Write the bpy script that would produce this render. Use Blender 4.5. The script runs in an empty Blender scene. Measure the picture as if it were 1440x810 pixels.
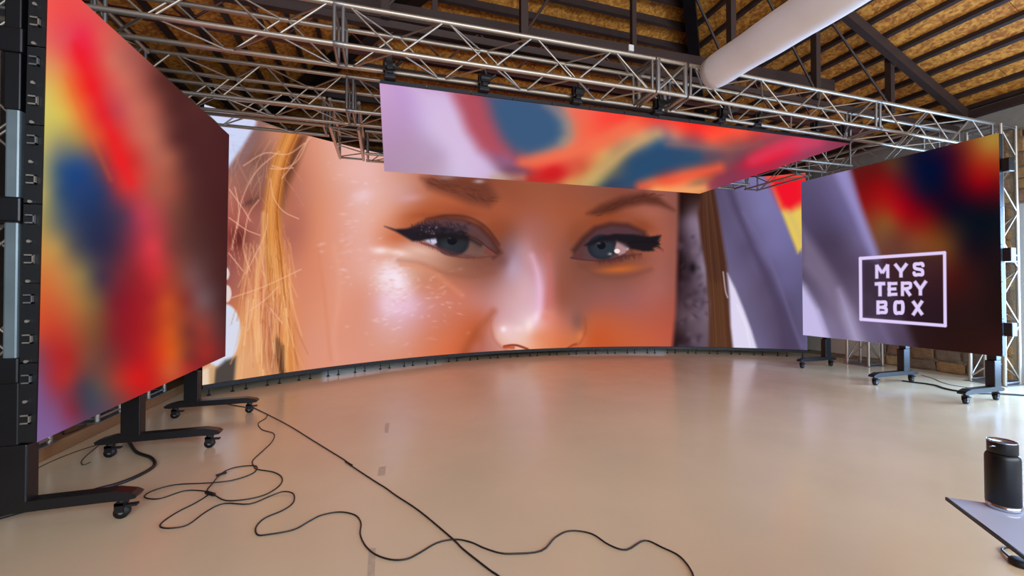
import bpy, bmesh, math, random
import numpy as np
from mathutils import Vector, Matrix

# ---------------------------------------------------------------- camera, world, light, exposure
SC = bpy.context.scene
COL = SC.collection
cam_data = bpy.data.cameras.new('camera')
cam_data.sensor_width = 36.0
cam_data.lens = 36.0*576.869/1440.0
cam_data.clip_start = 0.05; cam_data.clip_end = 200
cam = bpy.data.objects.new('camera', cam_data); COL.objects.link(cam)
YAW, PITCH, ROLL = math.radians(17.2157), math.radians(.7037), math.radians(.1202)
cam.matrix_world = (Matrix.Translation((0, 0, 1.5)) @ Matrix.Rotation(-YAW, 4, 'Z') @ Matrix.Rotation(math.pi/2+PITCH, 4, 'X') @ Matrix.Rotation(-ROLL, 4, 'Z'))
SC.camera = cam

world = bpy.data.worlds.new('daylight'); SC.world = world; world.use_nodes = True
wn = world.node_tree.nodes; wn.clear()
wo = wn.new('ShaderNodeOutputWorld'); wb = wn.new('ShaderNodeBackground')
wb.inputs['Color'].default_value = (.62, .78, 1.0, 1); wb.inputs['Strength'].default_value = 1.5
world.node_tree.links.new(wb.outputs[0], wo.inputs[0])

def area(name, loc, rot, sx, sy, power, col):
    d = bpy.data.lights.new(name, 'AREA'); d.shape = 'RECTANGLE'; d.size = sx; d.size_y = sy; d.energy = power; d.color = col
    o = bpy.data.objects.new(name, d); COL.objects.link(o); o.location = loc; o.rotation_euler = rot
    return o
# daylight through the glass door on the right and the building's open front, behind the photographer
area('daylight_door', (9.93, 2.3, 1.6), (0, math.radians(90), 0), 2.6, 3.0, 520, (.36, .6, 1.0))
area('daylight_front', (3.2, -4.9, 3.7), (math.radians(90), 0, 0), 12.5, 2.6, 880, (.80, .88, 1.0))

SC.view_settings.view_transform = 'Standard'; SC.view_settings.look = 'None'
SC.view_settings.exposure = 0.0; SC.view_settings.gamma = 1.0; SC.view_settings.use_curve_mapping = False
SC.cycles.max_bounces = 6; SC.cycles.diffuse_bounces = 3; SC.cycles.glossy_bounces = 3
SC.cycles.sample_clamp_indirect = 4.0

# ---------------------------------------------------------------- helpers
rng = random.Random(11)
def lin(c): return tuple((v/255/12.92 if v <= 10 else ((v/255+.055)/1.055)**2.4) for v in c)
def mat(name, rgb, rough=.5, metal=0., noise=0., nscale=8., bump=0., bscale=60., spec=.5, stretch=(1, 1, 1)):
    m = bpy.data.materials.new(name); m.use_nodes = True; nt = m.node_tree; b = nt.nodes['Principled BSDF']
    c = lin(rgb); b.inputs['Base Color'].default_value = (*c, 1); b.inputs['Roughness'].default_value = rough
    b.inputs['Metallic'].default_value = metal; b.inputs['Specular IOR Level'].default_value = spec
    tc = nt.nodes.new('ShaderNodeTexCoord'); mp = nt.nodes.new('ShaderNodeMapping'); mp.inputs['Scale'].default_value = stretch
    nt.links.new(tc.outputs['Object'], mp.inputs[0])
    if noise:
        n = nt.nodes.new('ShaderNodeTexNoise'); n.inputs['Scale'].default_value = nscale; n.inputs['Detail'].default_value = 5
        nt.links.new(mp.outputs[0], n.inputs['Vector'])
        r = nt.nodes.new('ShaderNodeValToRGB'); r.color_ramp.elements[0].position = .3; r.color_ramp.elements[1].position = .7
        r.color_ramp.elements[0].color = (*[v*(1-noise) for v in c], 1); r.color_ramp.elements[1].color = (*[min(1, v*(1+noise)) for v in c], 1)
        nt.links.new(n.outputs['Fac'], r.inputs[0]); nt.links.new(r.outputs[0], b.inputs['Base Color'])
    if bump:
        n2 = nt.nodes.new('ShaderNodeTexNoise'); n2.inputs['Scale'].default_value = bscale; n2.inputs['Detail'].default_value = 4
        nt.links.new(mp.outputs[0], n2.inputs['Vector'])
        bp = nt.nodes.new('ShaderNodeBump'); bp.inputs['Strength'].default_value = bump; bp.inputs['Distance'].default_value = .01
        nt.links.new(n2.outputs['Fac'], bp.inputs['Height']); nt.links.new(bp.outputs[0], b.inputs['Normal'])
    return m

def link(o, parent=None):
    COL.objects.link(o)
    if parent is not None: o.parent = parent
    return o
def tag(o, label=None, cat=None, group=None, kind=None):
    if label: o['label'] = label
    if cat: o['category'] = cat
    if group: o['group'] = group
    if kind: o['kind'] = kind
    return o
def empty(name, loc=(0, 0, 0), label=None, cat=None, group=None, kind=None):
    o = bpy.data.objects.new(name, None); COL.objects.link(o); o.location = loc; o.empty_display_size = .1
    return tag(o, label, cat, group, kind)
def mesh_obj(name, bm, m, parent=None, smooth=False):
    me = bpy.data.meshes.new(name); bm.normal_update(); bm.to_mesh(me); bm.free()
    if smooth:
        for p in me.polygons: p.use_smooth = True
    me.materials.append(m)
    return place(bpy.data.objects.new(name, me), parent)
def place(o, parent=None, M=None):
    """link; world matrix M is kept under a translated parent"""
    COL.objects.link(o)
    M = M if M is not None else Matrix.Identity(4)
    if parent is not None:
        o.parent = parent
        L = Matrix.Translation(parent.location); q = parent.parent
        while q is not None: L = Matrix.Translation(q.location) @ L; q = q.parent
        o.matrix_basis = L.inverted() @ M
    else: o.matrix_basis = M
    return o
def bm_box(bm, lo, hi, bevel=0.):
    lo, hi = Vector(lo), Vector(hi)
    r = bmesh.ops.create_cube(bm, size=1, matrix=Matrix.Translation((lo+hi)/2) @ Matrix.Diagonal((*(hi-lo), 1)))
    if bevel:
        es = list({e for v in r['verts'] for e in v.link_edges})
        bmesh.ops.bevel(bm, geom=es, offset=bevel, segments=2, affect='EDGES', profile=.5)
def box(name, lo, hi, m, parent=None, bevel=0.):
    bm = bmesh.new(); bm_box(bm, lo, hi, bevel)
    return mesh_obj(name, bm, m, parent)
def bm_cyl(bm, a, b, r, seg=12, r2=None, caps=True):
    a, b = Vector(a), Vector(b); d = b-a
    q = d.to_track_quat('Z', 'Y').to_matrix().to_4x4()
    bmesh.ops.create_cone(bm, cap_ends=caps, segments=seg, radius1=r, radius2=r if r2 is None else r2, depth=d.length, matrix=Matrix.Translation((a+b)/2) @ q)
UNIT = {}
def unit(kind, m, seg=8):
    k = (kind, m.name, seg)
    if k not in UNIT:
        bm = bmesh.new()
        if kind == 'tube':
            bmesh.ops.create_cone(bm, cap_ends=True, segments=seg, radius1=1, radius2=1, depth=1)
        else: bmesh.ops.create_cube(bm, size=1)
        me = bpy.data.meshes.new(kind); bm.to_mesh(me); bm.free(); me.materials.append(m)
        if kind == 'tube':
            for p in me.polygons: p.use_smooth = len(p.vertices) == 4
        UNIT[k] = me
    return UNIT[k]
def tube(name, a, b, r, m, parent=None, seg=8):
    a, b = Vector(a), Vector(b); d = b-a
    M = Matrix.Translation((a+b)/2) @ d.to_track_quat('Z', 'Y').to_matrix().to_4x4() @ Matrix.Diagonal((r, r, d.length, 1))
    return place(bpy.data.objects.new(name, unit('tube', m, seg)), parent, M)
def block(name, lo, hi, m, parent=None, rotz=0.):
    lo, hi = Vector(lo), Vector(hi)
    M = Matrix.Translation((lo+hi)/2) @ Matrix.Rotation(rotz, 4, 'Z') @ Matrix.Diagonal((*(hi-lo), 1))
    return place(bpy.data.objects.new(name, unit('block', m)), parent, M)
def beam(name, a, b, w, h, m, parent=None):
    """rectangular bar from a to b, w across (level), h up"""
    a, b = Vector(a), Vector(b); d = (b-a); x = d.normalized(); z0 = Vector((0, 0, 1)) if abs(x.z) < .99 else Vector((0, 1, 0))
    y = z0.cross(x).normalized(); z = x.cross(y)
    R = Matrix((x, y, z)).transposed().to_4x4()
    M = Matrix.Translation((a+b)/2) @ R @ Matrix.Diagonal((d.length, w, h, 1))
    return place(bpy.data.objects.new(name, unit('block', m)), parent, M)
def sweep(name, pts, r, m, parent=None, smooth=True, seg=8):
    """round cable through pts as a mesh"""
    P = [Vector(p) for p in pts]
    if smooth and len(P) > 2:
        Q = [2*P[0]-P[1]]+P+[2*P[-1]-P[-2]]; out = []
        for i in range(1, len(Q)-2):
            a, b, c, d = Q[i-1:i+3]
            for k in range(4):
                t = k/4; out.append(.5*((2*b)+(c-a)*t+(2*a-5*b+4*c-d)*t*t+(3*b-a-3*c+d)*t**3))
        out.append(P[-1]); P = out
    bm = bmesh.new(); rings = []
    for i, p in enumerate(P):
        t = (P[min(i+1, len(P)-1)]-P[max(i-1, 0)]).normalized()
        up = Vector((0, 0, 1)) if abs(t.z) < .9 else Vector((1, 0, 0))
        s = t.cross(up).normalized(); u = s.cross(t)
        rings.append([bm.verts.new(p+(s*math.cos(2*math.pi*k/seg)+u*math.sin(2*math.pi*k/seg))*r) for k in range(seg)])
    for A, B in zip(rings[:-1], rings[1:]):
        for k in range(seg): bm.faces.new((A[k], A[(k+1) % seg], B[(k+1) % seg], B[k]))
    bm.faces.new(rings[0][::-1]); bm.faces.new(rings[-1])
    return mesh_obj(name, bm, m, parent, True)
def lathe(bm, prof, center, seg=40):
    c = Vector(center); rings = []
    for r, z in prof:
        rings.append([bm.verts.new(c+Vector((r*math.cos(2*math.pi*k/seg), r*math.sin(2*math.pi*k/seg), z))) for k in range(seg)])
    for A, B in zip(rings[:-1], rings[1:]):
        for k in range(seg): bm.faces.new((A[k], A[(k+1) % seg], B[(k+1) % seg], B[k]))
    bm.faces.new(rings[0][::-1]); bm.faces.new(rings[-1])

# ---------------------------------------------------------------- materials
def floor_mat():
    m = mat('cream_epoxy_floor', (220, 199, 164), .24, noise=.04, nscale=1.1, spec=.5); nt = m.node_tree; b = nt.nodes['Principled BSDF']
    tc = nt.nodes.new('ShaderNodeTexCoord')
    n = nt.nodes.new('ShaderNodeTexNoise'); n.inputs['Scale'].default_value = 2.2; n.inputs['Detail'].default_value = 6
    nt.links.new(tc.outputs['Object'], n.inputs['Vector'])
    mr = nt.nodes.new('ShaderNodeMapRange'); mr.inputs['To Min'].default_value = .14; mr.inputs['To Max'].default_value = .27
    nt.links.new(n.outputs['Fac'], mr.inputs['Value']); nt.links.new(mr.outputs[0], b.inputs['Roughness'])
    # long shallow trowel waves
    mp = nt.nodes.new('ShaderNodeMapping'); mp.inputs['Scale'].default_value = (1.2, 5, 1); mp.inputs['Rotation'].default_value = (0, 0, .25)
    n2 = nt.nodes.new('ShaderNodeTexNoise'); n2.inputs['Scale'].default_value = 2.4; n2.inputs['Detail'].default_value = 3
    nt.links.new(tc.outputs['Object'], mp.inputs[0]); nt.links.new(mp.outputs[0], n2.inputs['Vector'])
    bp = nt.nodes.new('ShaderNodeBump'); bp.inputs['Strength'].default_value = .08; bp.inputs['Distance'].default_value = .01
    nt.links.new(n2.outputs['Fac'], bp.inputs['Height']); nt.links.new(bp.outputs[0], b.inputs['Normal'])
    return m
def osb_mat(name, a, c):
    m = bpy.data.materials.new(name); m.use_nodes = True; nt = m.node_tree; b = nt.nodes['Principled BSDF']; b.inputs['Roughness'].default_value = .75
    geo = nt.nodes.new('ShaderNodeNewGeometry')
    v = nt.nodes.new('ShaderNodeTexVoronoi'); v.inputs['Scale'].default_value = 24; v.inputs['Randomness'].default_value = 1
    n = nt.nodes.new('ShaderNodeTexNoise'); n.inputs['Scale'].default_value = 9; n.inputs['Detail'].default_value = 6; n.inputs['Distortion'].default_value = 1.5
    nt.links.new(geo.outputs['Position'], v.inputs['Vector']); nt.links.new(geo.outputs['Position'], n.inputs['Vector'])
    mx = nt.nodes.new('ShaderNodeMix'); mx.data_type = 'FLOAT'; mx.inputs[0].default_value = .6
    nt.links.new(v.outputs['Color'], mx.inputs[2]); nt.links.new(n.outputs['Fac'], mx.inputs[3])
    r = nt.nodes.new('ShaderNodeValToRGB'); r.color_ramp.elements[0].position = .36; r.color_ramp.elements[1].position = .66
    r.color_ramp.elements[0].color = (*lin(a), 1); r.color_ramp.elements[1].color = (*lin(c), 1)
    nt.links.new(mx.outputs[0], r.inputs[0]); nt.links.new(r.outputs[0], b.inputs['Base Color'])
    bp = nt.nodes.new('ShaderNodeBump'); bp.inputs['Strength'].default_value = .4; bp.inputs['Distance'].default_value = .005
    nt.links.new(mx.outputs[0], bp.inputs['Height']); nt.links.new(bp.outputs[0], b.inputs['Normal'])
    return m
M = {}
M['floor'] = floor_mat()
M['osb'] = osb_mat('strand_board', (160, 92, 26), (224, 156, 62))
M['purlin'] = mat('brown_painted_steel', (50, 33, 28), .6, noise=.2)
M['rod'] = mat('dark_red_steel_rod', (70, 28, 24), .55)
M['alu'] = mat('truss_aluminium', (186, 177, 163), .42, .85, noise=.08, nscale=20)
M['alu_dull'] = mat('dull_aluminium', (150, 150, 150), .42, .85, noise=.12, nscale=14)
M['black'] = mat('black_powder_coat', (11, 11, 14), .4, noise=.15, nscale=10)
M['cab'] = mat('black_cabinet', (8, 8, 10), .5)
M['rubber'] = mat('black_rubber', (12, 12, 13), .6)
M['post'] = mat('grey_steel_post', (120, 134, 138), .38, .4, noise=.1, nscale=6)
M['duct'] = mat('white_duct_fabric', (246, 246, 252), .7, noise=.03, nscale=3, bump=.35, bscale=5)
M['plaster'] = mat('grey_plaster', (140, 134, 126), .85, noise=.12, nscale=3, bump=.5, bscale=20)
M['mortar'] = mat('lime_mortar', (150, 136, 112), .9, noise=.18, nscale=12, bump=.6, bscale=30)
M['stone'] = [mat('field_stone', c, .85, noise=.28, nscale=9, bump=.8, bscale=25) for c in ((168, 128, 84), (142, 108, 76), (126, 104, 84), (180, 148, 104), (150, 116, 92))]
M['dark'] = mat('dark_stone_wall', (62, 58, 56), .85, noise=.25, nscale=3, bump=.5, bscale=15)
M['curb'] = mat('brown_curb_board', (150, 108, 70), .6, noise=.15, nscale=5, stretch=(1, .2, 1))
M['cream'] = mat('cream_painted_panel', (206, 198, 180), .7, noise=.05)
M['cable'] = mat('black_cable', (24, 22, 24), .45)
M['green'] = mat('green_cable', (26, 130, 66), .4)
M['dgreen'] = mat('dark_green_cable', (44, 60, 46), .5)
M['palecable'] = mat('pale_cable', (150, 150, 130), .5)
M['tape'] = mat('worn_grey_tape', (192, 174, 148), .4, noise=.12, nscale=30)
M['steel'] = mat('brushed_steel', (200, 202, 208), .22, 1., noise=.05, nscale=40)
M['bottle'] = mat('matt_black_coating', (9, 9, 12), .4)
M['white'] = mat('white_plastic', (222, 220, 212), .5)
M['frame'] = mat('white_window_frame', (200, 204, 206), .5)

def thin_glass(name, tint, rough, refl):
    m = bpy.data.materials.new(name); m.use_nodes = True; nt = m.node_tree; nt.nodes.clear()
    o = nt.nodes.new('ShaderNodeOutputMaterial'); t = nt.nodes.new('ShaderNodeBsdfTransparent'); t.inputs[0].default_value = (*tint, 1)
    g = nt.nodes.new('ShaderNodeBsdfGlossy'); g.inputs['Roughness'].default_value = rough
    f = nt.nodes.new('ShaderNodeFresnel'); f.inputs['IOR'].default_value = refl; mx = nt.nodes.new('ShaderNodeMixShader')
    nt.links.new(f.outputs[0], mx.inputs[0]); nt.links.new(t.outputs[0], mx.inputs[1]); nt.links.new(g.outputs[0], mx.inputs[2]); nt.links.new(mx.outputs[0], o.inputs[0])
    return m
M['pane'] = thin_glass('window_glass', (.92, .96, .97), .02, 1.45)
M['tableglass'] = thin_glass('table_glass', (.9, .95, .96), .06, 1.3)
nt_ = M['tableglass'].node_tree; df_ = nt_.nodes.new('ShaderNodeBsdfDiffuse'); df_.inputs[0].default_value = (*lin((205, 214, 240)), 1); ad_ = nt_.nodes.new('ShaderNodeMixShader'); ad_.inputs[0].default_value = .85
mx_ = [n for n in nt_.nodes if n.type == 'MIX_SHADER' and n is not ad_ and n.name != ad_.name][0]; tr_ = [n for n in nt_.nodes if n.type == 'BSDF_TRANSPARENT'][0]
nt_.links.new(tr_.outputs[0], ad_.inputs[1]); nt_.links.new(df_.outputs[0], ad_.inputs[2]); nt_.links.new(ad_.outputs[0], mx_.inputs[1])
def led_mat():
    m = bpy.data.materials.new('led_display'); m.use_nodes = True; nt = m.node_tree; nt.nodes.clear()
    o = nt.nodes.new('ShaderNodeOutputMaterial'); e = nt.nodes.new('ShaderNodeEmission'); a = nt.nodes.new('ShaderNodeAttribute'); a.attribute_name = 'picture'
    nt.links.new(a.outputs['Color'], e.inputs['Color']); e.inputs['Strength'].default_value = 1.0
    nt.links.new(e.outputs[0], o.inputs[0])
    return m
M['led'] = led_mat()

# ---------------------------------------------------------------- artwork shown by the four displays
# Each display's picture is painted from colour points, soft shapes and brush strokes in the
# artwork's own units and stored as a colour attribute on the display surface.
class Art:
    def __init__(self, X, Y):
        self.X = np.asarray(X, float).ravel(); self.Y = np.asarray(Y, float).ravel()
        self.C = np.zeros((self.X.size, 3))
    def base(self, pts, soft):
        """smooth interpolation (multiquadric) through colour points x, y, r, g, b"""
        p = np.array(pts, float); n = len(p)
        q = np.sqrt((p[:, None, 0]-p[None, :, 0])**2+(p[:, None, 1]-p[None, :, 1])**2+soft*soft)
        w = np.linalg.solve(q-np.eye(n)*soft*.25, p[:, 2:5]-p[:, 2:5].mean(0))
        for a in range(0, self.X.size, 20000):
            x = self.X[a:a+20000, None]; y = self.Y[a:a+20000, None]
            self.C[a:a+20000] = np.sqrt((x-p[:, 0])**2+(y-p[:, 1])**2+soft*soft)@w+p[:, 2:5].mean(0)
        np.clip(self.C, 4, 255, out=self.C)
    def _mask(self, x0, x1, y0, y1, pad):
        return np.nonzero((self.X > x0-pad) & (self.X < x1+pad) & (self.Y > y0-pad) & (self.Y < y1+pad))[0]
    def _mix(self, m, al, col):
        al = np.clip(al, 0, 1)[:, None]
        self.C[m] = self.C[m]*(1-al)+np.array(col, float)*al
    def poly(self, pts, col, alpha=1., blur=1.):
        p = np.array(pts, float)
        m = self._mask(p[:, 0].min(), p[:, 0].max(), p[:, 1].min(), p[:, 1].max(), blur*2+1)
        if not m.size: return
        x = self.X[m]; y = self.Y[m]; ins = np.zeros(m.size, bool); dd = np.full(m.size, 1e18)
        for i in range(len(p)):
            (ax, ay), (bx, by) = p[i], p[(i+1) % len(p)]
            vx, vy = bx-ax, by-ay
            t = np.clip(((x-ax)*vx+(y-ay)*vy)/(vx*vx+vy*vy+1e-9), 0, 1)
            dd = np.minimum(dd, (x-ax-t*vx)**2+(y-ay-t*vy)**2)
            if ay != by:
                ins ^= ((ay > y) != (by > y)) & (x < ax+(y-ay)*vx/vy)
        s = np.where(ins, 1, -1)*np.sqrt(dd)
        u = np.clip(s/blur*.5+.5, 0, 1)
        self._mix(m, alpha*u*u*(3-2*u), col)
    def blob(self, cx, cy, rx, ry, col, alpha=1., ang=0., hard=0.):
        r = max(rx, ry)*(2.4 if hard == 0 else 1.3); m = self._mask(cx, cx, cy, cy, r)
        if not m.size: return
        c, s = math.cos(math.radians(ang)), math.sin(math.radians(ang))
        x = self.X[m]-cx; y = self.Y[m]-cy
        d = np.sqrt(((x*c+y*s)/rx)**2+((y*c-x*s)/ry)**2)
        if hard == 0: al = np.exp(-d*d*1.2)
        else:
            u = np.clip((1-d)/hard+.5, 0, 1); al = u*u*(3-2*u)
        self._mix(m, alpha*al, col)
    def stroke(self, pts, w, col, alpha=1., blur=1., taper=False):
        p = np.array(pts, float)
        if len(p) > 2:                       # smooth the polyline
            q = []
            P = np.vstack([2*p[0]-p[1], p, 2*p[-1]-p[-2]])
            for i in range(1, len(P)-2):
                for t in np.linspace(0, 1, 5)[:-1]:
                    a, b, c, d = P[i-1:i+3]
                    q.append(.5*((2*b)+(c-a)*t+(2*a-5*b+4*c-d)*t*t+(3*b-a-3*c+d)*t**3))
            q.append(p[-1]); p = np.array(q)
        m = self._mask(p[:, 0].min(), p[:, 0].max(), p[:, 1].min(), p[:, 1].max(), w+blur*2)
        if not m.size: return
        x = self.X[m]; y = self.Y[m]; best = np.full(m.size, -1e9); n = len(p)-1
        for i in range(n):
            (ax, ay), (bx, by) = p[i], p[i+1]; vx, vy = bx-ax, by-ay
            t = np.clip(((x-ax)*vx+(y-ay)*vy)/(vx*vx+vy*vy+1e-9), 0, 1)
            d = np.sqrt((x-ax-t*vx)**2+(y-ay-t*vy)**2)
            ww = w/2*(1-((i+t)/n)*.85) if taper else w/2
            best = np.maximum(best, ww-d)
        u = np.clip(best/blur+.5, 0, 1)
        self._mix(m, alpha*u*u*(3-2*u), col)
    def bar(self, ax, ay, bx, by, w, col, blur=.9):
        v = np.array([bx-ax, by-ay]); v = v/np.hypot(*v); n = np.array([-v[1], v[0]])*w/2
        self.poly([(ax+n[0], ay+n[1]), (bx+n[0], by+n[1]), (bx-n[0], by-n[1]), (ax-n[0], ay-n[1])], col, 1, blur)
    def linear(self):
        c = np.clip(self.C/255., 0, 1)
        return np.where(c <= .04045, c/12.92, ((c+.055)/1.055)**2.4)

def row(y, s):
    """'x:r,g,b x:r,g,b ...' -> colour points on one height"""
    out = []
    for t in s.split():
        x, c = t.split(':'); out.append((float(x), float(y), *map(float, c.split(','))))
    return out
def pts(s):
    return [tuple(map(float, t.replace(':', ',').split(','))) for t in s.split()]

def art_left(A):
    A.base(pts('''78,-90:235,90,90 40,-60:240,100,95 70,-30:240,90,85 100,-30:238,80,80
70,10:240,86,80 100,10:235,75,75 118,10:230,80,80 72,50:228,95,90 98,50:228,72,85 118,48:236,42,72 142,50:225,85,80
66,90:220,150,95 90,90:228,120,78 114,75:240,30,52 132,92:228,48,52 156,84:212,108,92 178,78:180,95,85
65,130:215,190,100 88,122:225,158,72 108,118:235,84,46 130,120:236,34,38 150,125:215,64,66 175,112:207,106,90 200,106:165,85,75 225,112:92,46,42
62,170:205,190,100 90,160:215,185,85 116,160:228,118,56 140,160:222,44,46 165,155:196,64,74 190,150:202,106,90 218,150:168,88,76 240,150:90,45,42 275,150:84,42,40
60,205:188,176,104 82,205:134,132,110 110,195:165,132,80 138,190:215,84,50 162,192:226,38,38 188,188:202,92,78 218,190:188,105,86 246,195:92,46,45 290,190:78,38,38
58,240:178,166,100 85,235:58,84,118 115,230:46,74,126 142,232:100,68,82 166,225:232,38,38 186,222:206,44,44 214,220:182,95,80 240,220:168,92,74 262,230:92,48,46 300,220:76,36,38 318,240:74,34,36
60,270:185,165,95 84,270:62,84,108 115,265:42,64,112 147,265:58,58,94 172,258:204,50,50 192,265:202,58,60 215,265:170,85,70 240,265:160,80,65 270,270:88,46,44 305,270:74,35,35
58,305:168,148,85 84,310:92,98,100 115,305:46,58,92 147,305:48,50,80 176,300:90,54,76 200,300:188,60,80 221,310:176,64,70 245,300:122,66,56 280,300:80,42,40 310,310:72,34,34
57,345:198,142,75 80,345:178,142,80 105,345:85,80,80 135,345:48,47,75 165,345:74,45,65 195,340:160,50,65 215,345:218,60,70 240,345:130,60,55 275,345:85,50,48 310,345:72,35,34
55,385:207,115,58 85,385:192,126,70 115,385:142,120,75 140,390:68,54,70 165,385:110,44,55 195,385:152,38,45 220,380:202,50,55 245,385:150,65,50 270,385:118,76,76 300,390:80,45,45 315,385:72,36,36
53,425:208,90,48 80,425:196,95,55 110,425:172,112,60 135,425:120,90,60 160,425:120,35,45 190,425:152,29,38 215,420:166,40,40 235,425:198,80,38 262,420:130,50,45 285,420:118,88,92 300,430:95,60,62 313,425:75,38,38
52,465:192,75,55 75,465:192,60,45 105,465:166,75,50 135,465:120,75,50 160,465:130,35,42 190,465:157,28,35 215,460:172,45,35 240,465:204,86,34 265,465:115,50,45 285,460:152,60,50 305,465:100,50,50
50,500:125,75,95 70,495:166,50,55 95,500:172,40,40 120,500:130,70,55 145,500:110,60,55 170,500:140,40,42 200,500:178,30,35 225,500:208,60,30 245,495:208,90,34 265,500:120,50,45 290,495:162,45,40 310,495:110,40,42
52,540:120,85,130 75,535:160,50,62 95,530:168,50,45 115,540:75,60,75 140,540:95,75,70 165,535:168,55,45 190,530:208,30,30 215,525:192,40,30 240,520:198,90,50 265,515:168,45,40 290,510:130,40,40
52,580:122,90,140 80,575:125,75,112 100,575:132,44,60 120,570:70,62,80 145,565:85,70,80 170,555:132,60,55 200,545:190,30,32 52,612:126,96,146 80,605:125,90,140'''), 10.5)
    A.stroke([(108, 60), (122, 95), (150, 165), (168, 215), (185, 255)], 9, (238, 28, 40), .5, 16)
    A.stroke([(97, 105), (118, 165), (140, 215), (156, 250)], 4, (232, 96, 44), .35, 12)

def art_ceiling(A):
    A.base(pts('''540,122:202,162,206 560,130:196,155,208 580,135:192,152,208 610,140:196,162,214 630,140:196,160,205 540,150:196,156,198 570,165:190,152,198 600,170:200,175,218 540,180:190,150,192 580,195:184,150,186 545,235:176,142,172 575,225:180,148,178 600,240:182,152,178
625,165:214,194,226 640,195:214,196,226 655,220:216,200,226 650,245:206,192,222 625,215:188,160,192 645,130:184,96,126 662,140:178,68,84 650,160:200,160,196 667,170:176,76,92 680,190:168,80,100 662,195:200,170,205 692,210:142,92,132 675,222:186,164,204 700,224:120,88,122 686,240:186,160,190
700,160:62,90,128 725,165:60,90,126 750,165:62,90,124 740,190:58,86,120 770,175:62,92,122 760,200:70,94,118 720,205:84,84,112 735,150:64,88,122 705,180:70,82,116
785,155:140,118,126 793,175:150,140,138 800,150:220,122,100 812,180:226,112,82 790,200:186,152,122 765,212:206,140,112 850,165:250,72,60 880,165:250,58,50 830,152:240,98,82 850,190:242,95,70 820,205:238,105,80 880,190:228,130,90 782,216:238,118,92 742,226:236,104,80 745,240:206,60,50 782,242:202,28,34 720,242:114,58,68 700,250:160,132,110 820,236:202,92,64 852,222:208,162,100 836,250:192,164,96 868,238:112,108,92 800,258:212,150,90 760,260:180,60,50 860,262:60,72,92
910,172:238,80,60 930,160:248,38,40 905,195:212,152,112 922,192:140,130,134 925,215:42,76,118 900,225:44,72,108 960,215:46,74,112 942,202:66,90,122 890,238:60,72,92 885,256:110,84,80 930,252:228,68,40 960,246:242,108,68 915,262:232,170,100 960,264:246,132,90 900,268:120,60,60
980,180:248,48,44 960,182:242,72,56 950,194:190,130,112 1020,192:242,80,60 1045,190:238,84,66 1000,200:236,90,70 1062,200:168,60,62 1000,210:140,98,96 1040,214:108,70,80 980,214:72,84,106 1005,226:112,80,82 1020,236:140,70,76 990,242:202,80,56 1070,216:176,58,74 1090,204:204,60,86 1080,226:238,18,48 1110,215:228,34,68 1060,236:202,30,60 1130,210:192,62,96 1110,232:190,45,75 1160,207:162,60,92 1030,250:132,50,76 1004,258:150,60,70 980,270:232,142,92 1190,206:130,50,70'''), 9)
    A.poly([(575, 118), (640, 126), (652, 160), (668, 195), (700, 232), (712, 256), (655, 256), (640, 235), (618, 195), (596, 160)], (214, 188, 224), .85, 22)
    A.poly([(636, 126), (700, 134), (706, 170), (722, 205), (740, 225), (728, 242), (700, 226), (676, 210), (660, 185), (650, 160)], (176, 78, 92), .95, 15)
    A.blob(712, 228, 20, 12, (140, 100, 140), .7, 30)
    A.poly([(684, 130), (700, 134), (752, 141), (774, 152), (790, 172), (794, 188), (786, 204), (766, 213), (744, 219), (726, 212), (708, 194), (694, 165)], (60, 90, 126), 1, 18)
    A.stroke([(770, 146), (796, 168), (802, 190), (790, 205)], 7, (150, 134, 130), .6, 21)
    A.stroke([(736, 229), (786, 219), (840, 202), (890, 176)], 14, (242, 112, 78), .8, 20)
    A.stroke([(812, 160), (850, 150), (900, 165)], 14, (248, 92, 72), .5, 27)
    A.blob(728, 240, 24, 7, (118, 76, 100), .8, 8)
    A.blob(776, 246, 26, 9, (206, 32, 36), .85, -8)
    A.stroke([(695, 250), (735, 250)], 6, (196, 158, 128), .7, 20)
    A.stroke([(824, 258), (856, 232), (890, 206), (925, 190)], 12, (204, 164, 106), .8, 21)
    A.blob(862, 262, 24, 8, (58, 62, 84), .8, -10)
    A.poly([(866, 260), (886, 230), (908, 212), (926, 203), (944, 212), (985, 215), (1012, 220), (990, 231), (946, 243), (906, 258), (884, 266)], (42, 76, 110), 1, 18)
    A.stroke([(940, 203), (975, 206), (1030, 212), (1070, 203)], 5, (190, 110, 92), .55, 20)
    A.stroke([(996, 222), (1040, 216), (1072, 203), (1110, 190)], 12, (120, 72, 82), .65, 21)
    A.stroke([(902, 263), (958, 251), (1012, 237)], 11, (242, 92, 62), .9, 20)
    A.stroke([(925, 268), (960, 268), (990, 266)], 7, (238, 174, 108), .9, 20)
    A.blob(984, 257, 18, 6, (150, 116, 84), .7, -14)
    A.blob(1074, 223, 30, 11, (234, 34, 60), .8, -20)
    A.stroke([(1060, 226), (1110, 206), (1150, 202)], 12, (216, 66, 98), .6, 21)
    A.stroke([(1004, 262), (1060, 243), (1120, 225), (1185, 207)], 8, (134, 62, 86), .75, 20)

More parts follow.
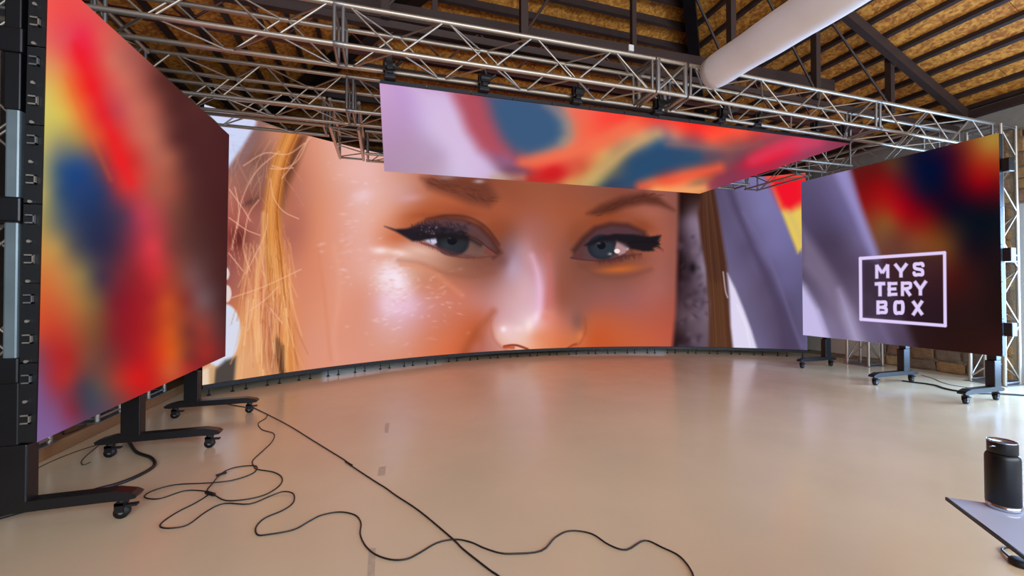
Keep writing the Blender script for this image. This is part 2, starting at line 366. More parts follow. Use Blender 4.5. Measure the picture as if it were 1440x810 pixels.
def logo(A):
    W = (224, 206, 250)
    q = [(1210, 365.5), (1328.5, 358), (1329, 460.5), (1210.5, 451)]
    A.poly([(1212, 367), (1327, 360), (1327, 459), (1212, 449)], (42, 26, 38), .62, 6)
    for i in range(4):
        (ax, ay), (bx, by) = q[i], q[(i+1) % 4]
        A.poly([(ax, ay), (bx, by), (bx, by), (ax, ay)], W, 0, 1)
        A.stroke([(ax, ay), (bx, by)], 4.6, W, 1, 1.2)
    def place(x0, x1, yt0, yt1, h):        # letter box -> artwork
        def f(u, v):                       # u, v in 0..1, v down
            return (x0+(x1-x0)*u, yt0+(yt1-yt0)*u+h*v)
        return f
    def L(f, segs, w):
        for s in segs:
            for a, b in zip(s[:-1], s[1:]):
                pa, pb = f(*a), f(*b); A.bar(*pa, *pb, w, W)
    def Cv(f, ps, w): A.stroke([f(*p) for p in ps], w, W, 1, .9)
    def letter(ch, x0, x1, y0, h):
        w = 5.0; f = place(x0, x1, y0, y0-(x1-x0)*.035, h); a = w/2/(x1-x0); b = w/2/h
        if ch == 'M': L(f, [[(a, 1), (a, 0)], [(1-a, 1), (1-a, 0)], [(a, .02), (.5, .62)], [(1-a, .02), (.5, .62)]], w*.92)
        if ch == 'Y': L(f, [[(a*.6, 0), (.5, .56)], [(1-a*.6, 0), (.5, .56)], [(.5, .5), (.5, 1)]], w)
        if ch == 'T': L(f, [[(0, b), (1, b)], [(.5, 0), (.5, 1)]], w)
        if ch == 'E': L(f, [[(a, 0), (a, 1)], [(0, b), (1, b)], [(0, .5), (.9, .5)], [(0, 1-b), (1, 1-b)]], w*.9)
        if ch == 'X': L(f, [[(a, 0), (1-a, 1)], [(1-a, 0), (a, 1)]], w)
        if ch == 'O': Cv(f, [(.5, b), (1-a*1.5, .12), (1-a, .35), (1-a, .65), (1-a*1.5, .88), (.5, 1-b), (a*1.5, .88), (a, .65), (a, .35), (a*1.5, .12), (.5, b)], w)
        if ch == 'S': Cv(f, [(1-a*.8, .25), (.8, .1), (.5, b*.9), (.2, .12), (a, .28), (.25, .44), (.75, .55), (1-a, .72), (.8, .9), (.5, 1-b*.9), (.2, .9), (a*.8, .75)], w*.95)
        if ch in 'RB':
            L(f, [[(a, 0), (a, 1)], [(a, b), (.6, b)], [(a, .5), (.6, .5)]], w*.92)
            Cv(f, [(.6, b), (.86, .14), (.9, .28), (.86, .42), (.6, .5)], w*.92)
            if ch == 'R': L(f, [[(.45, .5), (1-a*.7, 1)]], w)
            else:
                L(f, [[(a, 1-b), (.6, 1-b)]], w*.92); Cv(f, [(.6, .5), (.9, .6), (.94, .74), (.88, .88), (.6, 1-b)], w*.92)
    letter('M', 1230.5, 1251, 374.6, 19.5); letter('Y', 1257, 1277, 373.4, 19.5); letter('S', 1283.5, 1300, 371.6, 19.5)
    letter('T', 1230, 1245, 399, 20.2); letter('E', 1248, 1262, 398.8, 20.2); letter('R', 1266.5, 1282, 398.4, 20.4); letter('Y', 1284.5, 1304, 398, 20.4)
    letter('B', 1232, 1247, 424.8, 19.6); letter('O', 1256, 1272, 425.2, 19.8); letter('X', 1281, 1299.5, 425.8, 20)

def art_right(A):
    A.base(pts('''1210,250:112,24,24 1215,290:150,24,24 1232,232:105,30,26 1240,240:112,26,24 1256,232:98,62,42 1245,270:172,14,20 1265,300:192,14,24 1250,312:152,90,40 1285,222:24,20,46 1290,240:18,20,52 1320,240:11,15,52 1300,270:22,18,46 1280,312:152,20,22 1310,332:132,60,25 1330,350:122,70,35 1290,342:142,76,45 1260,342:116,62,50
1342,220:72,15,36 1366,204:152,72,36 1390,205:190,144,62 1375,232:172,48,26 1400,228:178,72,30 1380,258:168,9,20 1402,262:122,14,20 1350,258:82,10,26 1340,300:17,15,36 1370,300:19,17,30 1400,300:22,18,28 1320,300:58,12,26 1360,350:34,20,30 1400,350:29,20,26 1340,390:80,25,22 1370,400:55,25,25 1400,400:35,20,22
1370,450:44,25,24 1405,450:40,20,20 1340,450:45,24,24 1300,400:90,40,40 1310,440:48,26,28 1280,380:100,60,55 1270,440:55,35,42 1290,470:50,28,32 1340,490:48,24,22 1400,495:56,28,26 1300,310:140,16,22 1250,380:110,62,55 1240,340:130,80,60'''), 13)
    A.C *= .88
    lav = pts('''1130,260:88,78,110 1130,300:82,72,104 1130,340:80,68,96 1130,375:82,68,92 1130,410:100,90,120 1160,258:98,88,126 1160,300:86,74,108 1160,340:72,60,86 1160,380:84,70,94 1160,420:100,86,112 1160,460:130,118,152
1185,252:120,110,156 1188,300:104,94,138 1180,340:76,64,90 1190,380:78,64,88 1190,410:92,78,104 1190,450:110,96,124 1215,340:116,104,146 1220,380:92,78,106 1225,420:96,82,106 1225,470:108,96,128 1250,430:90,74,98 1250,475:92,78,106 1275,485:74,60,80''')
    B = Art(A.X, A.Y); B.base(lav, 13)
    M = Art(A.X, A.Y); M.C[:] = 0
    M.poly([(1100, 200), (1190, 230), (1206, 285), (1222, 330), (1240, 372), (1262, 425), (1292, 505), (1100, 505)], (1, 1, 1), 1, 9)
    A.C = A.C*(1-M.C)+B.C*M.C
    A.poly([(1174, 244), (1194, 236), (1212, 296), (1232, 352), (1240, 380), (1226, 366), (1202, 306)], (152, 142, 198), .85, 8)
    A.poly([(1126, 318), (1150, 352), (1180, 400), (1206, 446), (1220, 488), (1196, 488), (1172, 440), (1148, 400), (1126, 376)], (128, 114, 142), .75, 10)
    A.poly([(1180, 410), (1196, 440), (1214, 490), (1200, 490), (1186, 446)], (196, 186, 228), .6, 11)
    A.poly([(1120, 392), (1132, 405), (1150, 436), (1166, 482), (1120, 480)], (200, 190, 234), .95, 7)
    A.stroke([(1150, 440), (1164, 478)], 5, (188, 178, 222), .5, 8)
    A.stroke([(1220, 420), (1252, 490)], 10, (120, 106, 142), .5, 16)
    logo(A)

def art_main(A):
    rnd = random.Random(5)
    R = []
    R += row(150, '300:170,120,110 340:150,110,105 380:150,100,88 440:228,150,122 480:234,176,165 520:236,184,174 560:215,160,145 640:150,80,60 720:150,80,60 800:150,80,60 900:130,70,60 950:120,66,60')
    R += row(200, '330:150,108,100 360:142,98,88 390:170,110,85 440:226,150,122 480:235,180,168 520:238,186,178 560:228,165,150 600:190,110,85 640:155,82,62 680:130,62,45 720:150,78,55 760:152,80,58 800:150,80,60 840:145,80,60 880:140,74,58 930:122,66,60')
    R += row(240, '330:150,98,88 360:142,95,84 390:170,105,80 425:200,125,102 440:218,142,112 480:232,172,155 520:236,184,180 550:222,158,138 580:206,135,110 600:185,105,80 640:155,82,60 680:130,62,46 720:150,78,52 760:152,80,56 800:150,78,56 840:145,80,60 880:138,72,58 930:125,68,60')
    R += row(275, '330:172,100,88 360:158,95,84 395:170,90,60 420:190,118,100 440:214,136,106 480:230,165,145 510:232,180,172 540:226,168,155 570:208,150,142 600:190,110,80 640:182,92,58 680:150,78,56 720:150,76,50 760:156,82,56 800:152,78,54 840:138,76,58 880:130,66,52 915:150,84,72 940:142,82,72')
    R += row(300, '330:178,98,86 360:160,88,76 395:190,110,80 420:184,108,90 440:216,134,102 480:231,162,142 515:234,178,165 545:220,142,112 570:196,105,64 600:180,86,46 640:176,86,50 680:170,84,52 710:168,84,54 740:162,84,60 780:164,86,58 815:158,80,50 850:150,74,44 890:158,84,62 920:162,90,72 945:140,80,68')
    R += row(325, '330:150,80,72 360:150,84,74 420:182,106,88 440:216,134,102 480:230,160,140 515:232,170,155 540:214,122,82 575:170,84,52 700:138,72,50 720:138,78,62 745:168,104,96 765:162,94,78 790:162,86,62 812:140,72,48 850:140,66,44 900:140,70,44 925:168,88,66 945:150,84,72')
    R += row(350, '330:140,70,64 350:150,80,70 420:196,116,92 440:220,136,102 480:231,160,138 515:234,172,158 545:222,138,108 575:226,172,156 610:210,160,140 650:150,95,75 690:126,72,58 715:128,86,88 730:176,144,160 750:176,116,112 768:172,100,84 790:152,84,66 805:130,76,64 880:125,65,48 925:165,90,72 945:150,84,72')
    R += row(380, '330:170,95,85 350:185,110,90 420:214,132,102 440:222,136,104 480:231,160,138 515:234,176,162 545:240,208,205 575:222,170,150 605:202,138,112 640:160,102,80 670:138,84,68 700:142,88,80 722:190,158,178 742:196,148,158 760:205,150,165 775:172,106,100 795:140,80,62 825:118,68,58 860:120,68,54 900:138,76,60 925:160,92,82 945:150,84,74')
    R += row(405, '335:190,110,90 360:205,130,100 425:218,136,106 450:226,142,110 480:231,158,134 520:230,165,148 545:240,210,215 565:238,205,215 590:214,140,115 620:212,126,98 650:196,114,92 680:172,110,100 705:190,140,142 725:206,162,170 745:208,164,174 760:228,184,212 772:194,112,106 790:150,84,68 815:138,80,68 850:144,84,74 890:152,88,80 925:168,96,88 945:155,86,76')
    R += row(425, '340:195,118,90 425:220,140,108 450:228,146,114 480:232,156,130 515:226,154,134 540:234,186,198 560:232,186,204 585:222,168,180 610:212,140,128 640:208,122,102 670:200,124,112 695:200,140,140 720:216,172,178 742:220,176,184 758:236,188,216 771:204,118,112 790:156,90,74 815:144,86,74 840:152,86,78 880:156,90,88 920:172,92,82 942:165,84,70')
    R += row(450, '345:200,125,92 425:222,142,112 450:228,150,118 480:230,152,126 515:224,154,134 540:228,176,176 565:228,176,186 600:216,140,128 630:208,118,92 660:202,104,70 680:196,100,70 700:214,160,166 720:222,178,186 742:240,206,212 758:240,188,200 772:228,140,120 790:200,116,98 812:148,92,82 832:190,92,56 870:186,90,62 910:180,88,68 940:178,82,64')
    R += row(475, '345:205,130,95 425:222,146,116 450:226,152,124 480:228,152,126 520:224,154,132 560:224,162,150 600:216,130,100 640:214,108,70 662:196,92,52 680:170,88,62 696:238,180,160 715:244,206,200 740:246,210,200 760:236,156,120 790:214,112,72 812:206,116,72 832:200,84,40 870:200,90,48 910:198,90,58 940:190,84,62')
    R += row(505, '345:210,140,100 425:226,150,120 480:230,154,130 520:226,152,130 560:222,148,118 600:222,124,88 640:216,102,60 655:176,82,52 672:186,104,92 700:190,122,114 720:236,150,110 760:238,142,92 800:222,108,58 830:202,84,38 870:196,86,44 910:202,92,58 942:196,86,62')
    A.base(R, 12)
    A.C = A.C*.88+np.array((170., 116., 104.))*.12
    # fine skin relief as seen on the display: pale flecks in the shine of forehead and cheek
    # forehead and cheek shine
    A.blob(556, 394, 17, 24, (248, 232, 244), .95, -25); A.blob(530, 300, 40, 60, (240, 190, 178), .35)
    A.blob(545, 386, 12, 12, (244, 224, 236), .7)
    A.blob(566, 430, 22, 16, (238, 200, 222), .65, -10)
    A.blob(545, 428, 11, 15, (240, 206, 222), .6)
    for _ in range(330):
        k = rnd.random()
        if k < .6: x, y = rnd.gauss(556, 17), rnd.gauss(402, 26)
        elif k < .75: x, y = rnd.gauss(500, 20), rnd.gauss(335, 45)
        else: x, y = rnd.gauss(592, 36), rnd.gauss(425, 22)
        if y < 215 or y > 500: continue
        A.blob(x, y, rnd.uniform(1.5, 6), rnd.uniform(.8, 2.2), rnd.choice([(252, 232, 240), (250, 226, 232), (224, 150, 140), (236, 186, 190)]), rnd.uniform(.08, .3), rnd.uniform(-35, 15))
    A.blob(535, 352, 14, 6, (248, 226, 226), .85)
    A.blob(560, 355, 16, 5, (246, 222, 216), .75, 6)
    A.blob(590, 352, 18, 6, (232, 192, 176), .6, 12)
    A.blob(510, 275, 16, 10, (240, 206, 216), .6, -20)
    A.blob(500, 240, 30, 18, (238, 184, 176), .5)
    A.blob(575, 278, 20, 6, (216, 160, 166), .6, -5)
    A.stroke([(560, 366), (590, 370), (622, 383), (660, 389), (695, 383)], 5, (146, 84, 62), .38, 11)
    A.stroke([(565, 372), (600, 378), (626, 396), (650, 415)], 6, (224, 138, 104), .55, 10)
    A.stroke([(470, 345), (478, 400), (470, 470), (474, 505)], 5, (232, 166, 140), .4, 12)
    A.stroke([(447, 350), (456, 410), (462, 470), (466, 505)], 3, (210, 124, 92), .35, 8)
    # ---- left of the face: backdrop and hair
    A.poly([(280, 120), (440, 120), (420, 188), (402, 250), (392, 330), (404, 420), (404, 545), (270, 560)], (0, 0, 0), 0, 1)
    L = pts('''300,180:150,108,102 330,180:150,105,98 360,185:140,98,90 385,190:196,130,105 340,215:148,100,90 365,225:138,92,82 330,250:160,104,92 355,255:144,98,88 375,260:150,96,80 326,280:178,106,94 350,282:140,78,68 326,305:168,90,80 345,310:172,96,84 362,310:166,98,86 334,335:112,46,42 322,345:150,74,66 350,340:158,90,78 365,345:176,108,88
325,372:150,84,78 345,375:178,104,86 365,378:196,118,88 325,405:164,96,84 345,405:190,114,88 365,405:206,122,84 340,430:206,124,84 360,435:216,138,94 380,430:196,106,76 345,460:212,138,90 365,470:222,152,106 385,460:184,96,76 345,495:220,160,116 365,500:226,158,110 385,500:170,100,70 400,500:214,142,100 350,525:222,160,112 375,525:214,150,104 395,520:186,120,84 408,450:220,140,100 405,400:206,124,84''')
    B = Art(A.X, A.Y); B.base(L, 8)
    M = Art(A.X, A.Y); M.C[:] = 0
    M.poly([(260, 100), (430, 100), (424, 200), (404, 262), (396, 330), (402, 390), (412, 450), (410, 560), (240, 560)], (1, 1, 1), 1, 9)
    A.C = A.C*(1-M.C)+B.C*M.C
    A.poly([(270, 140), (362, 140), (360, 174), (341, 206), (322, 234), (270, 260)], (206, 214, 244), 1, 4)
    for _ in range(50):
        x, y = rnd.uniform(318, 350), rnd.uniform(160, 215)
        A.stroke([(x, y), (x+rnd.uniform(4, 12), y+rnd.uniform(-2, 2))], 1, (180, 192, 234), .3, 1)
    A.poly([(341, 206), (362, 172), (372, 174), (350, 216), (326, 246), (322, 234)], (140, 105, 105), .8, 6)
    A.blob(352, 283, 14, 4, (92, 62, 54), .8, -28); A.blob(336, 335, 9, 14, (96, 38, 34), .7)
    A.blob(362, 222, 14, 8, (118, 80, 70), .6)
    A.blob(312, 470, 27, 44, (214, 218, 236), 1, 8, .12)
    A.blob(318, 384, 5, 9, (236, 224, 224), .9, 0, .3); A.blob(320, 412, 6, 12, (236, 220, 222), .9, 0, .3)
    A.poly([(318, 505), (334, 500), (330, 545), (300, 545), (304, 518)], (70, 64, 62), .95, 4)
    A.poly([(280, 520), (302, 512), (300, 550), (270, 552)], (232, 206, 182), 1, 4)
    A.poly([(295, 516), (302, 512), (303, 545), (296, 547)], (196, 152, 106), .8, 3)
    # hair: dark root behind, the bright lock, then strands
    A.poly([(414, 188), (432, 188), (424, 212), (414, 240), (404, 262), (396, 290), (388, 300), (396, 240)], (104, 54, 34), .85, 8)
    A.poly([(398, 186), (420, 186), (408, 215), (398, 250), (394, 300), (398, 350), (408, 410), (416, 470), (420, 540), (396, 540), (388, 440), (376, 370), (370, 330), (371, 288), (378, 240), (388, 206)], (212, 132, 62), .95, 6)
    A.poly([(400, 340), (412, 380), (424, 440), (430, 520), (412, 530), (404, 440)], (222, 140, 92), .6, 10)
    A.stroke([(404, 190), (388, 225), (380, 270), (378, 320), (382, 360)], 5, (226, 150, 80), .7, 6)
    A.stroke([(414, 192), (402, 225), (392, 268), (390, 320)], 5, (164, 84, 32), .6, 6)
    A.stroke([(372, 300), (371, 340), (362, 390), (360, 440), (366, 500), (372, 535)], 8, (238, 172, 112), .75, 7)
    A.stroke([(378, 340), (390, 390), (400, 440), (404, 520)], 6, (240, 176, 116), .7, 6)
    A.poly([(376, 380), (388, 400), (392, 440), (386, 470), (376, 440)], (186, 98, 72), .5, 6)
    A.poly([(384, 400), (394, 420), (398, 470), (388, 480), (380, 440)], (176, 84, 66), .5, 7)
    A.poly([(388, 470), (400, 485), (402, 525), (396, 530), (388, 500)], (62, 40, 32), .8, 4)
    A.stroke([(348, 420), (340, 470), (336, 530)], 7, (232, 176, 124), .6, 8)
    for _ in range(170):
        x = rnd.uniform(342, 408); y = rnd.uniform(330, 470); l = rnd.uniform(40, 120); dx = rnd.gauss((x-378)*.25, 9)
        c = rnd.choice([(246, 190, 138), (238, 168, 104), (220, 138, 80), (168, 96, 60), (250, 206, 160)])
        A.stroke([(x, y), (x+dx*.4, y+l*.5), (x+dx, min(y+l, 545))], rnd.uniform(.8, 1.9), c, rnd.uniform(.2, .55), 1.5)
    for _ in range(90):
        t = rnd.random(); o = t*20; e = rnd.uniform(-10, 90)
        c = rnd.choice([(236, 160, 84), (190, 106, 44), (246, 184, 112), (150, 80, 36)])
        A.stroke([(399+o, 188), (386+o*.9, 222), (376+o*.95, 262), (372+o, 310), (372+o*1.4+e*.06, 350+e)], 1.2, c, rnd.uniform(.2, .45), 1.6)
    for _ in range(60):
        x, y = rnd.uniform(324, 400), rnd.uniform(190, 420); a = rnd.uniform(.9, 2.1); l = rnd.uniform(25, 70); b = rnd.uniform(-5, 5)
        A.stroke([(x, y), (x+l*.5*math.cos(a)+b, y+l*.5*math.sin(a)), (x+l*math.cos(a), y+l*math.sin(a))], rnd.uniform(.7, 1.2), (232, 160, 130), rnd.uniform(.15, .5), 1.2)
    for st in ([(440, 188), (426, 205), (410, 232), (396, 250)], [(436, 186), (420, 222), (400, 236), (380, 236)], [(428, 200), (404, 216), (372, 214), (342, 232)], [(412, 235), (398, 236), (382, 232)],
               [(380, 250), (384, 275), (398, 296), (420, 307)], [(364, 280), (350, 300), (344, 330), (343, 352), (352, 380)], [(322, 265), (340, 290), (352, 310)], [(322, 305), (346, 322), (366, 330)],
               [(322, 355), (342, 380)], [(380, 432), (398, 454)], [(326, 418), (372, 402), (424, 378)], [(352, 436), (374, 420), (392, 402)], [(346, 384), (372, 330), (376, 300)], [(330, 262), (336, 296), (330, 330), (326, 350)],
               [(392, 212), (360, 240), (340, 280), (334, 320)]):
        A.stroke(st, 1.4, (244, 186, 154), .7, 1.2)
    # ---- left eye
    A.poly([(593, 250), (640, 246), (684, 252), (700, 278), (688, 291), (660, 286), (631, 274), (603, 264)], (108, 56, 42), .85, 9)
    for _ in range(90):
        t = rnd.random(); x = 598+t*92; y = 250+t*24+rnd.uniform(-4, 10)
        A.stroke([(x, y), (x+rnd.uniform(5, 12), y+rnd.uniform(0, 7))], 1.2, rnd.choice([(84, 42, 34), (120, 66, 52), (98, 52, 42)]), .45, 1.6)
    A.blob(628, 249, 14, 4, (150, 120, 122), .8); A.blob(674, 255, 8, 3, (196, 180, 196), .7)
    A.blob(600, 300, 30, 9, (178, 88, 52), .6, -14); A.blob(650, 297, 38, 9, (158, 76, 48), .65, 6); A.blob(625, 303, 40, 5, (120, 58, 44), .5, 0); A.blob(700, 322, 16, 18, (150, 72, 42), .5, 40)
    A.blob(560, 334, 18, 9, (200, 98, 56), .55)
    A.blob(706, 366, 16, 12, (112, 66, 60), .55); A.blob(718, 352, 9, 16, (138, 98, 100), .5)
    A.poly([(574, 322), (598, 309), (624, 304), (652, 306), (678, 317), (694, 334), (706, 356), (694, 364), (680, 348), (660, 330), (620, 320)], (74, 38, 32), .85, 5)
    A.poly([(584, 319), (600, 311.5), (625, 308), (650, 310), (671, 319), (687, 335), (698, 352), (686, 348), (664, 334), (645, 326), (622, 321), (600, 318)], (98, 64, 66), .95, 4)
    A.poly([(596, 335), (614, 328), (631, 325), (656, 328), (679, 341), (700, 357.6), (690, 361), (673, 361.5), (652, 362), (635, 359), (614, 347), (600, 341)], (118, 86, 78), 1, 2.5)
    A.poly([(684, 348), (701, 358), (688, 361), (680, 355)], (128, 66, 58), .8, 3)
    A.blob(636.5, 340, 23.5, 19.5, (32, 32, 38), 1, 0, .25)
    A.blob(638, 343, 18.5, 14.5, (47, 50, 56), .8, 0, .8)
    A.blob(628, 346, 9, 6, (52, 56, 62), .6)
    A.blob(636, 338, 7, 6.5, (20, 20, 26), 1, 0, .25); A.blob(632.5, 334.5, 2.2, 1.6, (120, 126, 142), .9)
    A.poly([(596, 336.5), (605, 334), (613, 333), (614.5, 341), (609, 344.5), (600, 340.5)], (204, 202, 230), 1, 1.5)
    A.stroke([(604, 335), (606, 341)], 1.1, (60, 50, 70), .7, 1)
    A.stroke([(600, 308), (630, 303), (660, 306), (684, 320), (702, 344)], 3, (76, 38, 34), .7, 5)
    A.poly([(541, 318), (556, 322), (574, 321), (593, 316), (614, 317), (626, 320), (648, 324), (662, 332), (656, 334), (640, 329), (630, 331), (615, 334), (600, 337), (591, 339.5), (580, 339), (569, 332.5), (556, 325)], (38, 30, 38), 1, 2.6)
    for _ in range(60):
        x, y = rnd.uniform(598, 660), rnd.uniform(314, 332)
        A.blob(x, y, rnd.uniform(2, 6), rnd.uniform(1, 3), rnd.choice([(30, 24, 30), (66, 56, 66), (50, 40, 46), (84, 70, 78)]), .45, rnd.uniform(-30, 30))
    A.blob(638, 332.5, 26, 6, (30, 26, 30), .85, 6); A.blob(672, 346, 12, 7, (96, 66, 62), .6, 20)
    A.stroke([(655, 330), (672, 337), (686, 348), (700, 358)], 2.4, (84, 42, 38), .85, 2)
    A.stroke([(700, 359), (680, 362), (655, 362.5), (632, 359)], 1.8, (112, 62, 58), .9, 2)
    A.stroke([(632, 358), (612, 348), (592, 341)], 2.5, (120, 62, 70), .8, 2.5)
    for i in range(46):
        x = 582+i*1.7; y = 318-6*math.sin(i/46*3.1)+rnd.uniform(0, 5)
        A.stroke([(x, y+4), (x-rnd.uniform(2, 6), y-rnd.uniform(1, 5))], 1.1, (52, 38, 48), .6, 1)
    for i in range(14): A.blob(rnd.uniform(588, 616), rnd.uniform(317, 330), 1.2, 1, (140, 120, 130), .6)
    for i in range(34):
        t = i/33; x = 588+t*80; y = 341+t*21-6*(t-.6)**2
        A.stroke([(x, y), (x-rnd.uniform(-1, 4), y+rnd.uniform(3, 7))], 1.1, (96, 48, 60), .75, 1, True)
    A.stroke([(598, 341), (620, 351), (645, 360), (680, 362)], 5, (112, 64, 58), .45, 8)
    A.stroke([(588, 330), (612, 333), (636, 331), (660, 336), (676, 344)], 5, (30, 24, 28), .65, 7)
    # ---- nose and folds
    A.blob(745, 325, 20, 30, (166, 98, 86), .4)
    A.blob(722, 374, 9, 20, (188, 162, 190), .55, 6)
    A.stroke([(748, 360), (756, 385), (759, 412), (757, 438), (750, 454)], 5, (240, 194, 228), .7, 13); A.blob(744, 362, 9, 26, (206, 150, 158), .45, -6); A.blob(738, 412, 12, 26, (222, 176, 186), .5)
    A.stroke([(771, 360), (773, 400), (770, 432)], 7, (200, 104, 98), .5, 13)
    A.blob(792, 400, 10, 40, (142, 80, 62), .55)
    A.stroke([(694, 438), (682, 454), (668, 470), (652, 498)], 8, (158, 76, 44), .55, 14)
    A.blob(672, 488, 12, 8, (190, 108, 96), .55, -40)
    A.blob(712, 464, 13, 9, (246, 206, 210), .6); A.blob(708, 463, 4, 4, (252, 232, 244), .9)
    A.blob(744, 458, 7, 12, (252, 228, 226), .8, 12); A.blob(754, 446, 6, 10, (250, 222, 232), .7, 30); A.blob(730, 463, 7, 5, (248, 214, 216), .6)
    A.blob(770, 445, 10, 8, (224, 132, 110), .6)
    A.blob(681, 462, 8, 14, (188, 104, 84), .5, 20)
    A.stroke([(691, 450), (690, 462), (694, 476), (702, 486), (712, 492)], 2.4, (184, 104, 88), .6, 6)
    A.poly([(692, 462), (697, 477), (706, 488), (722, 494), (686, 494), (680, 478)], (188, 114, 104), .55, 5)
    A.stroke([(709, 487), (718, 485.5), (728, 486), (742, 491)], 3, (128, 46, 26), .9, 2.5); A.stroke([(709, 488), (722, 489)], 4, (186, 72, 38), .8, 3)
    A.blob(764, 474, 26, 12, (226, 130, 92), .5)
    A.blob(812, 452, 9, 14, (134, 86, 78), .75, 0)
    A.blob(816, 474, 6, 8, (222, 126, 80), .7); A.stroke([(822, 448), (823, 466), (816, 482), (804, 489)], 3, (168, 76, 44), .6, 6)
    A.stroke([(798, 490), (804, 486), (810, 484)], 2.4, (150, 62, 40), .8, 2.5)
    # ---- right eye
    A.poly([(826, 301), (845, 288.5), (875, 277), (906, 271), (926, 277), (949, 297), (928, 290), (906, 288), (879, 293), (859, 302), (839, 304)], (90, 46, 36), .9, 6)
    for _ in range(60):
        t = rnd.random(); x = 832+t*100; y = 300-27*math.sin(min(t*1.15, 1)*1.57)+rnd.uniform(0, 9)
        A.stroke([(x, y), (x+rnd.uniform(4, 9), y-rnd.uniform(0, 5))], 1.1, (78, 38, 30), .4, 1.2)
    A.blob(915, 300, 22, 7, (172, 98, 82), .6, 12)
    A.blob(850, 308, 30, 7, (148, 70, 40), .6, -12); A.blob(905, 318, 20, 8, (140, 64, 36), .6, 20); A.blob(808, 335, 10, 16, (142, 72, 44), .6, 20)
    A.poly([(804, 352), (818, 334), (836, 319), (859, 313), (884, 315), (908, 326), (912, 336), (880, 330), (850, 332), (825, 345), (808, 360)], (66, 36, 34), .85, 5)
    A.poly([(812, 352), (824, 338), (840, 324), (860, 318.5), (884, 320.5), (904, 329), (890, 332), (866, 331), (845, 335), (825, 345)], (88, 56, 64), .95, 4)
    A.poly([(804, 363), (819, 349), (829, 343), (845, 336), (862, 335), (876, 340), (887, 350), (876, 361), (858, 366), (839, 367), (812, 365)], (90, 62, 66), 1, 2.5)
    A.poly([(803, 363), (815, 352), (822, 349), (821, 365)], (96, 54, 52), .8, 3)
    A.blob(847, 348, 20.5, 17.5, (36, 38, 46), 1, 0, .2); A.blob(848, 351, 16, 12.5, (48, 54, 64), .8, 0, .7)
    A.blob(846, 346, 6, 5.5, (20, 20, 26), 1, 0, .25); A.blob(842, 342.5, 3.4, 1.8, (112, 112, 120), .85)
    A.poly([(868, 340), (876, 343), (885, 349), (879, 357), (871, 360), (864, 353)], (176, 136, 140), .95, 2)
    A.blob(868, 354, 4, 3.2, (244, 226, 224), 1, 0, .4); A.blob(858, 358, 3, 2, (186, 176, 180), .8); A.blob(883, 351, 2.2, 2, (232, 210, 208), .8)
    A.poly([(822, 346), (845, 333.5), (865, 329.5), (891, 330.5), (912, 334), (930, 332), (925, 341), (929, 345), (918, 350), (920, 354), (905, 354.5), (890, 351), (880, 343), (868, 338.5), (850, 338.5), (832, 344)], (30, 26, 32), 1, 2.2)
    A.stroke([(803, 363.5), (820, 366), (842, 367.5), (862, 366), (880, 359)], 1.8, (84, 44, 42), .9, 2)
    for i in range(26):
        x = 884+i*1.7; A.stroke([(x, 343), (x+rnd.uniform(3, 7), 334+rnd.uniform(-4, 6))], 1.2, (26, 20, 26), .8, 1, True)
        A.stroke([(x, 347), (x+rnd.uniform(4, 9), 351+rnd.uniform(-2, 5))], 1.2, (34, 24, 28), .7, 1, True)
    A.stroke([(826, 345), (846, 339), (868, 339), (888, 350)], 5, (30, 24, 28), .6, 7)
    A.stroke([(840, 369), (866, 368), (890, 358)], 5, (84, 46, 44), .5, 8)
    A.blob(871, 379, 32, 6.5, (206, 104, 44), .85, -4); A.blob(850, 374, 30, 5, (128, 66, 50), .5)
    for i in range(30):
        t = i/29; x = 842+t*60; y = 367-t*10
        A.stroke([(x, y), (x+rnd.uniform(-1, 4), y+rnd.uniform(4, 9))], 1.2, (66, 36, 40), .75, 1, True)
    A.stroke([(815, 372), (840, 388), (880, 390), (915, 380)], 6, (120, 68, 56), .45, 10)
    # ---- right of the face: hair and white cloth
    E = Art(A.X, A.Y); E.base(pts('''960,260:40,22,24 960,300:44,26,28 955,340:38,22,26 965,380:40,26,32 958,420:66,46,54 958,450:84,64,72 960,480:44,28,34 955,495:50,34,40 975,480:88,70,84 985,440:110,92,108
972,310:128,108,128 978,340:118,98,118 985,380:132,114,134 990,410:108,90,108 990,470:104,86,100 985,270:46,26,22 1000,280:64,40,34 1020,265:84,70,96 1010,250:80,66,88'''), 9)
    M = Art(A.X, A.Y); M.C[:] = 0
    M.poly([(955, 200), (1400, 200), (1400, 560), (938, 560), (945, 490), (950, 440), (953, 370), (955, 300)], (1, 1, 1), 1, 5)
    A.C = A.C*(1-M.C)+E.C*M.C
    for _ in range(60):
        x, y = rnd.uniform(956, 994), rnd.uniform(330, 490)
        A.blob(x, y, rnd.uniform(2, 7), rnd.uniform(2, 8), rnd.choice([(44, 28, 36), (128, 108, 128), (84, 66, 80), (30, 20, 26)]), .3, rnd.uniform(0, 90))
    A.blob(974, 378, 6, 9, (26, 18, 24), .9)
    C = Art(A.X, A.Y); C.base(pts('''1005,250:84,72,100 1030,250:104,94,132 1060,250:122,116,166 1090,250:122,116,168 1120,250:122,116,170 1035,300:96,86,120 1070,300:122,116,164 1100,300:120,114,164 1130,300:118,112,164
1030,350:100,90,126 1050,350:86,74,104 1080,350:116,108,154 1110,350:112,106,154 1140,350:104,98,140 1030,400:110,100,134 1060,400:98,86,118 1075,400:84,72,98 1100,400:104,96,138 1130,400:96,88,126
1050,440:104,94,126 1080,440:92,80,108 1095,440:78,66,92 1120,440:92,84,118 1140,440:96,88,122 1070,490:108,98,134 1090,490:90,78,108 1108,490:76,64,88 1130,490:100,92,128'''), 11)
    M = Art(A.X, A.Y); M.C[:] = 0
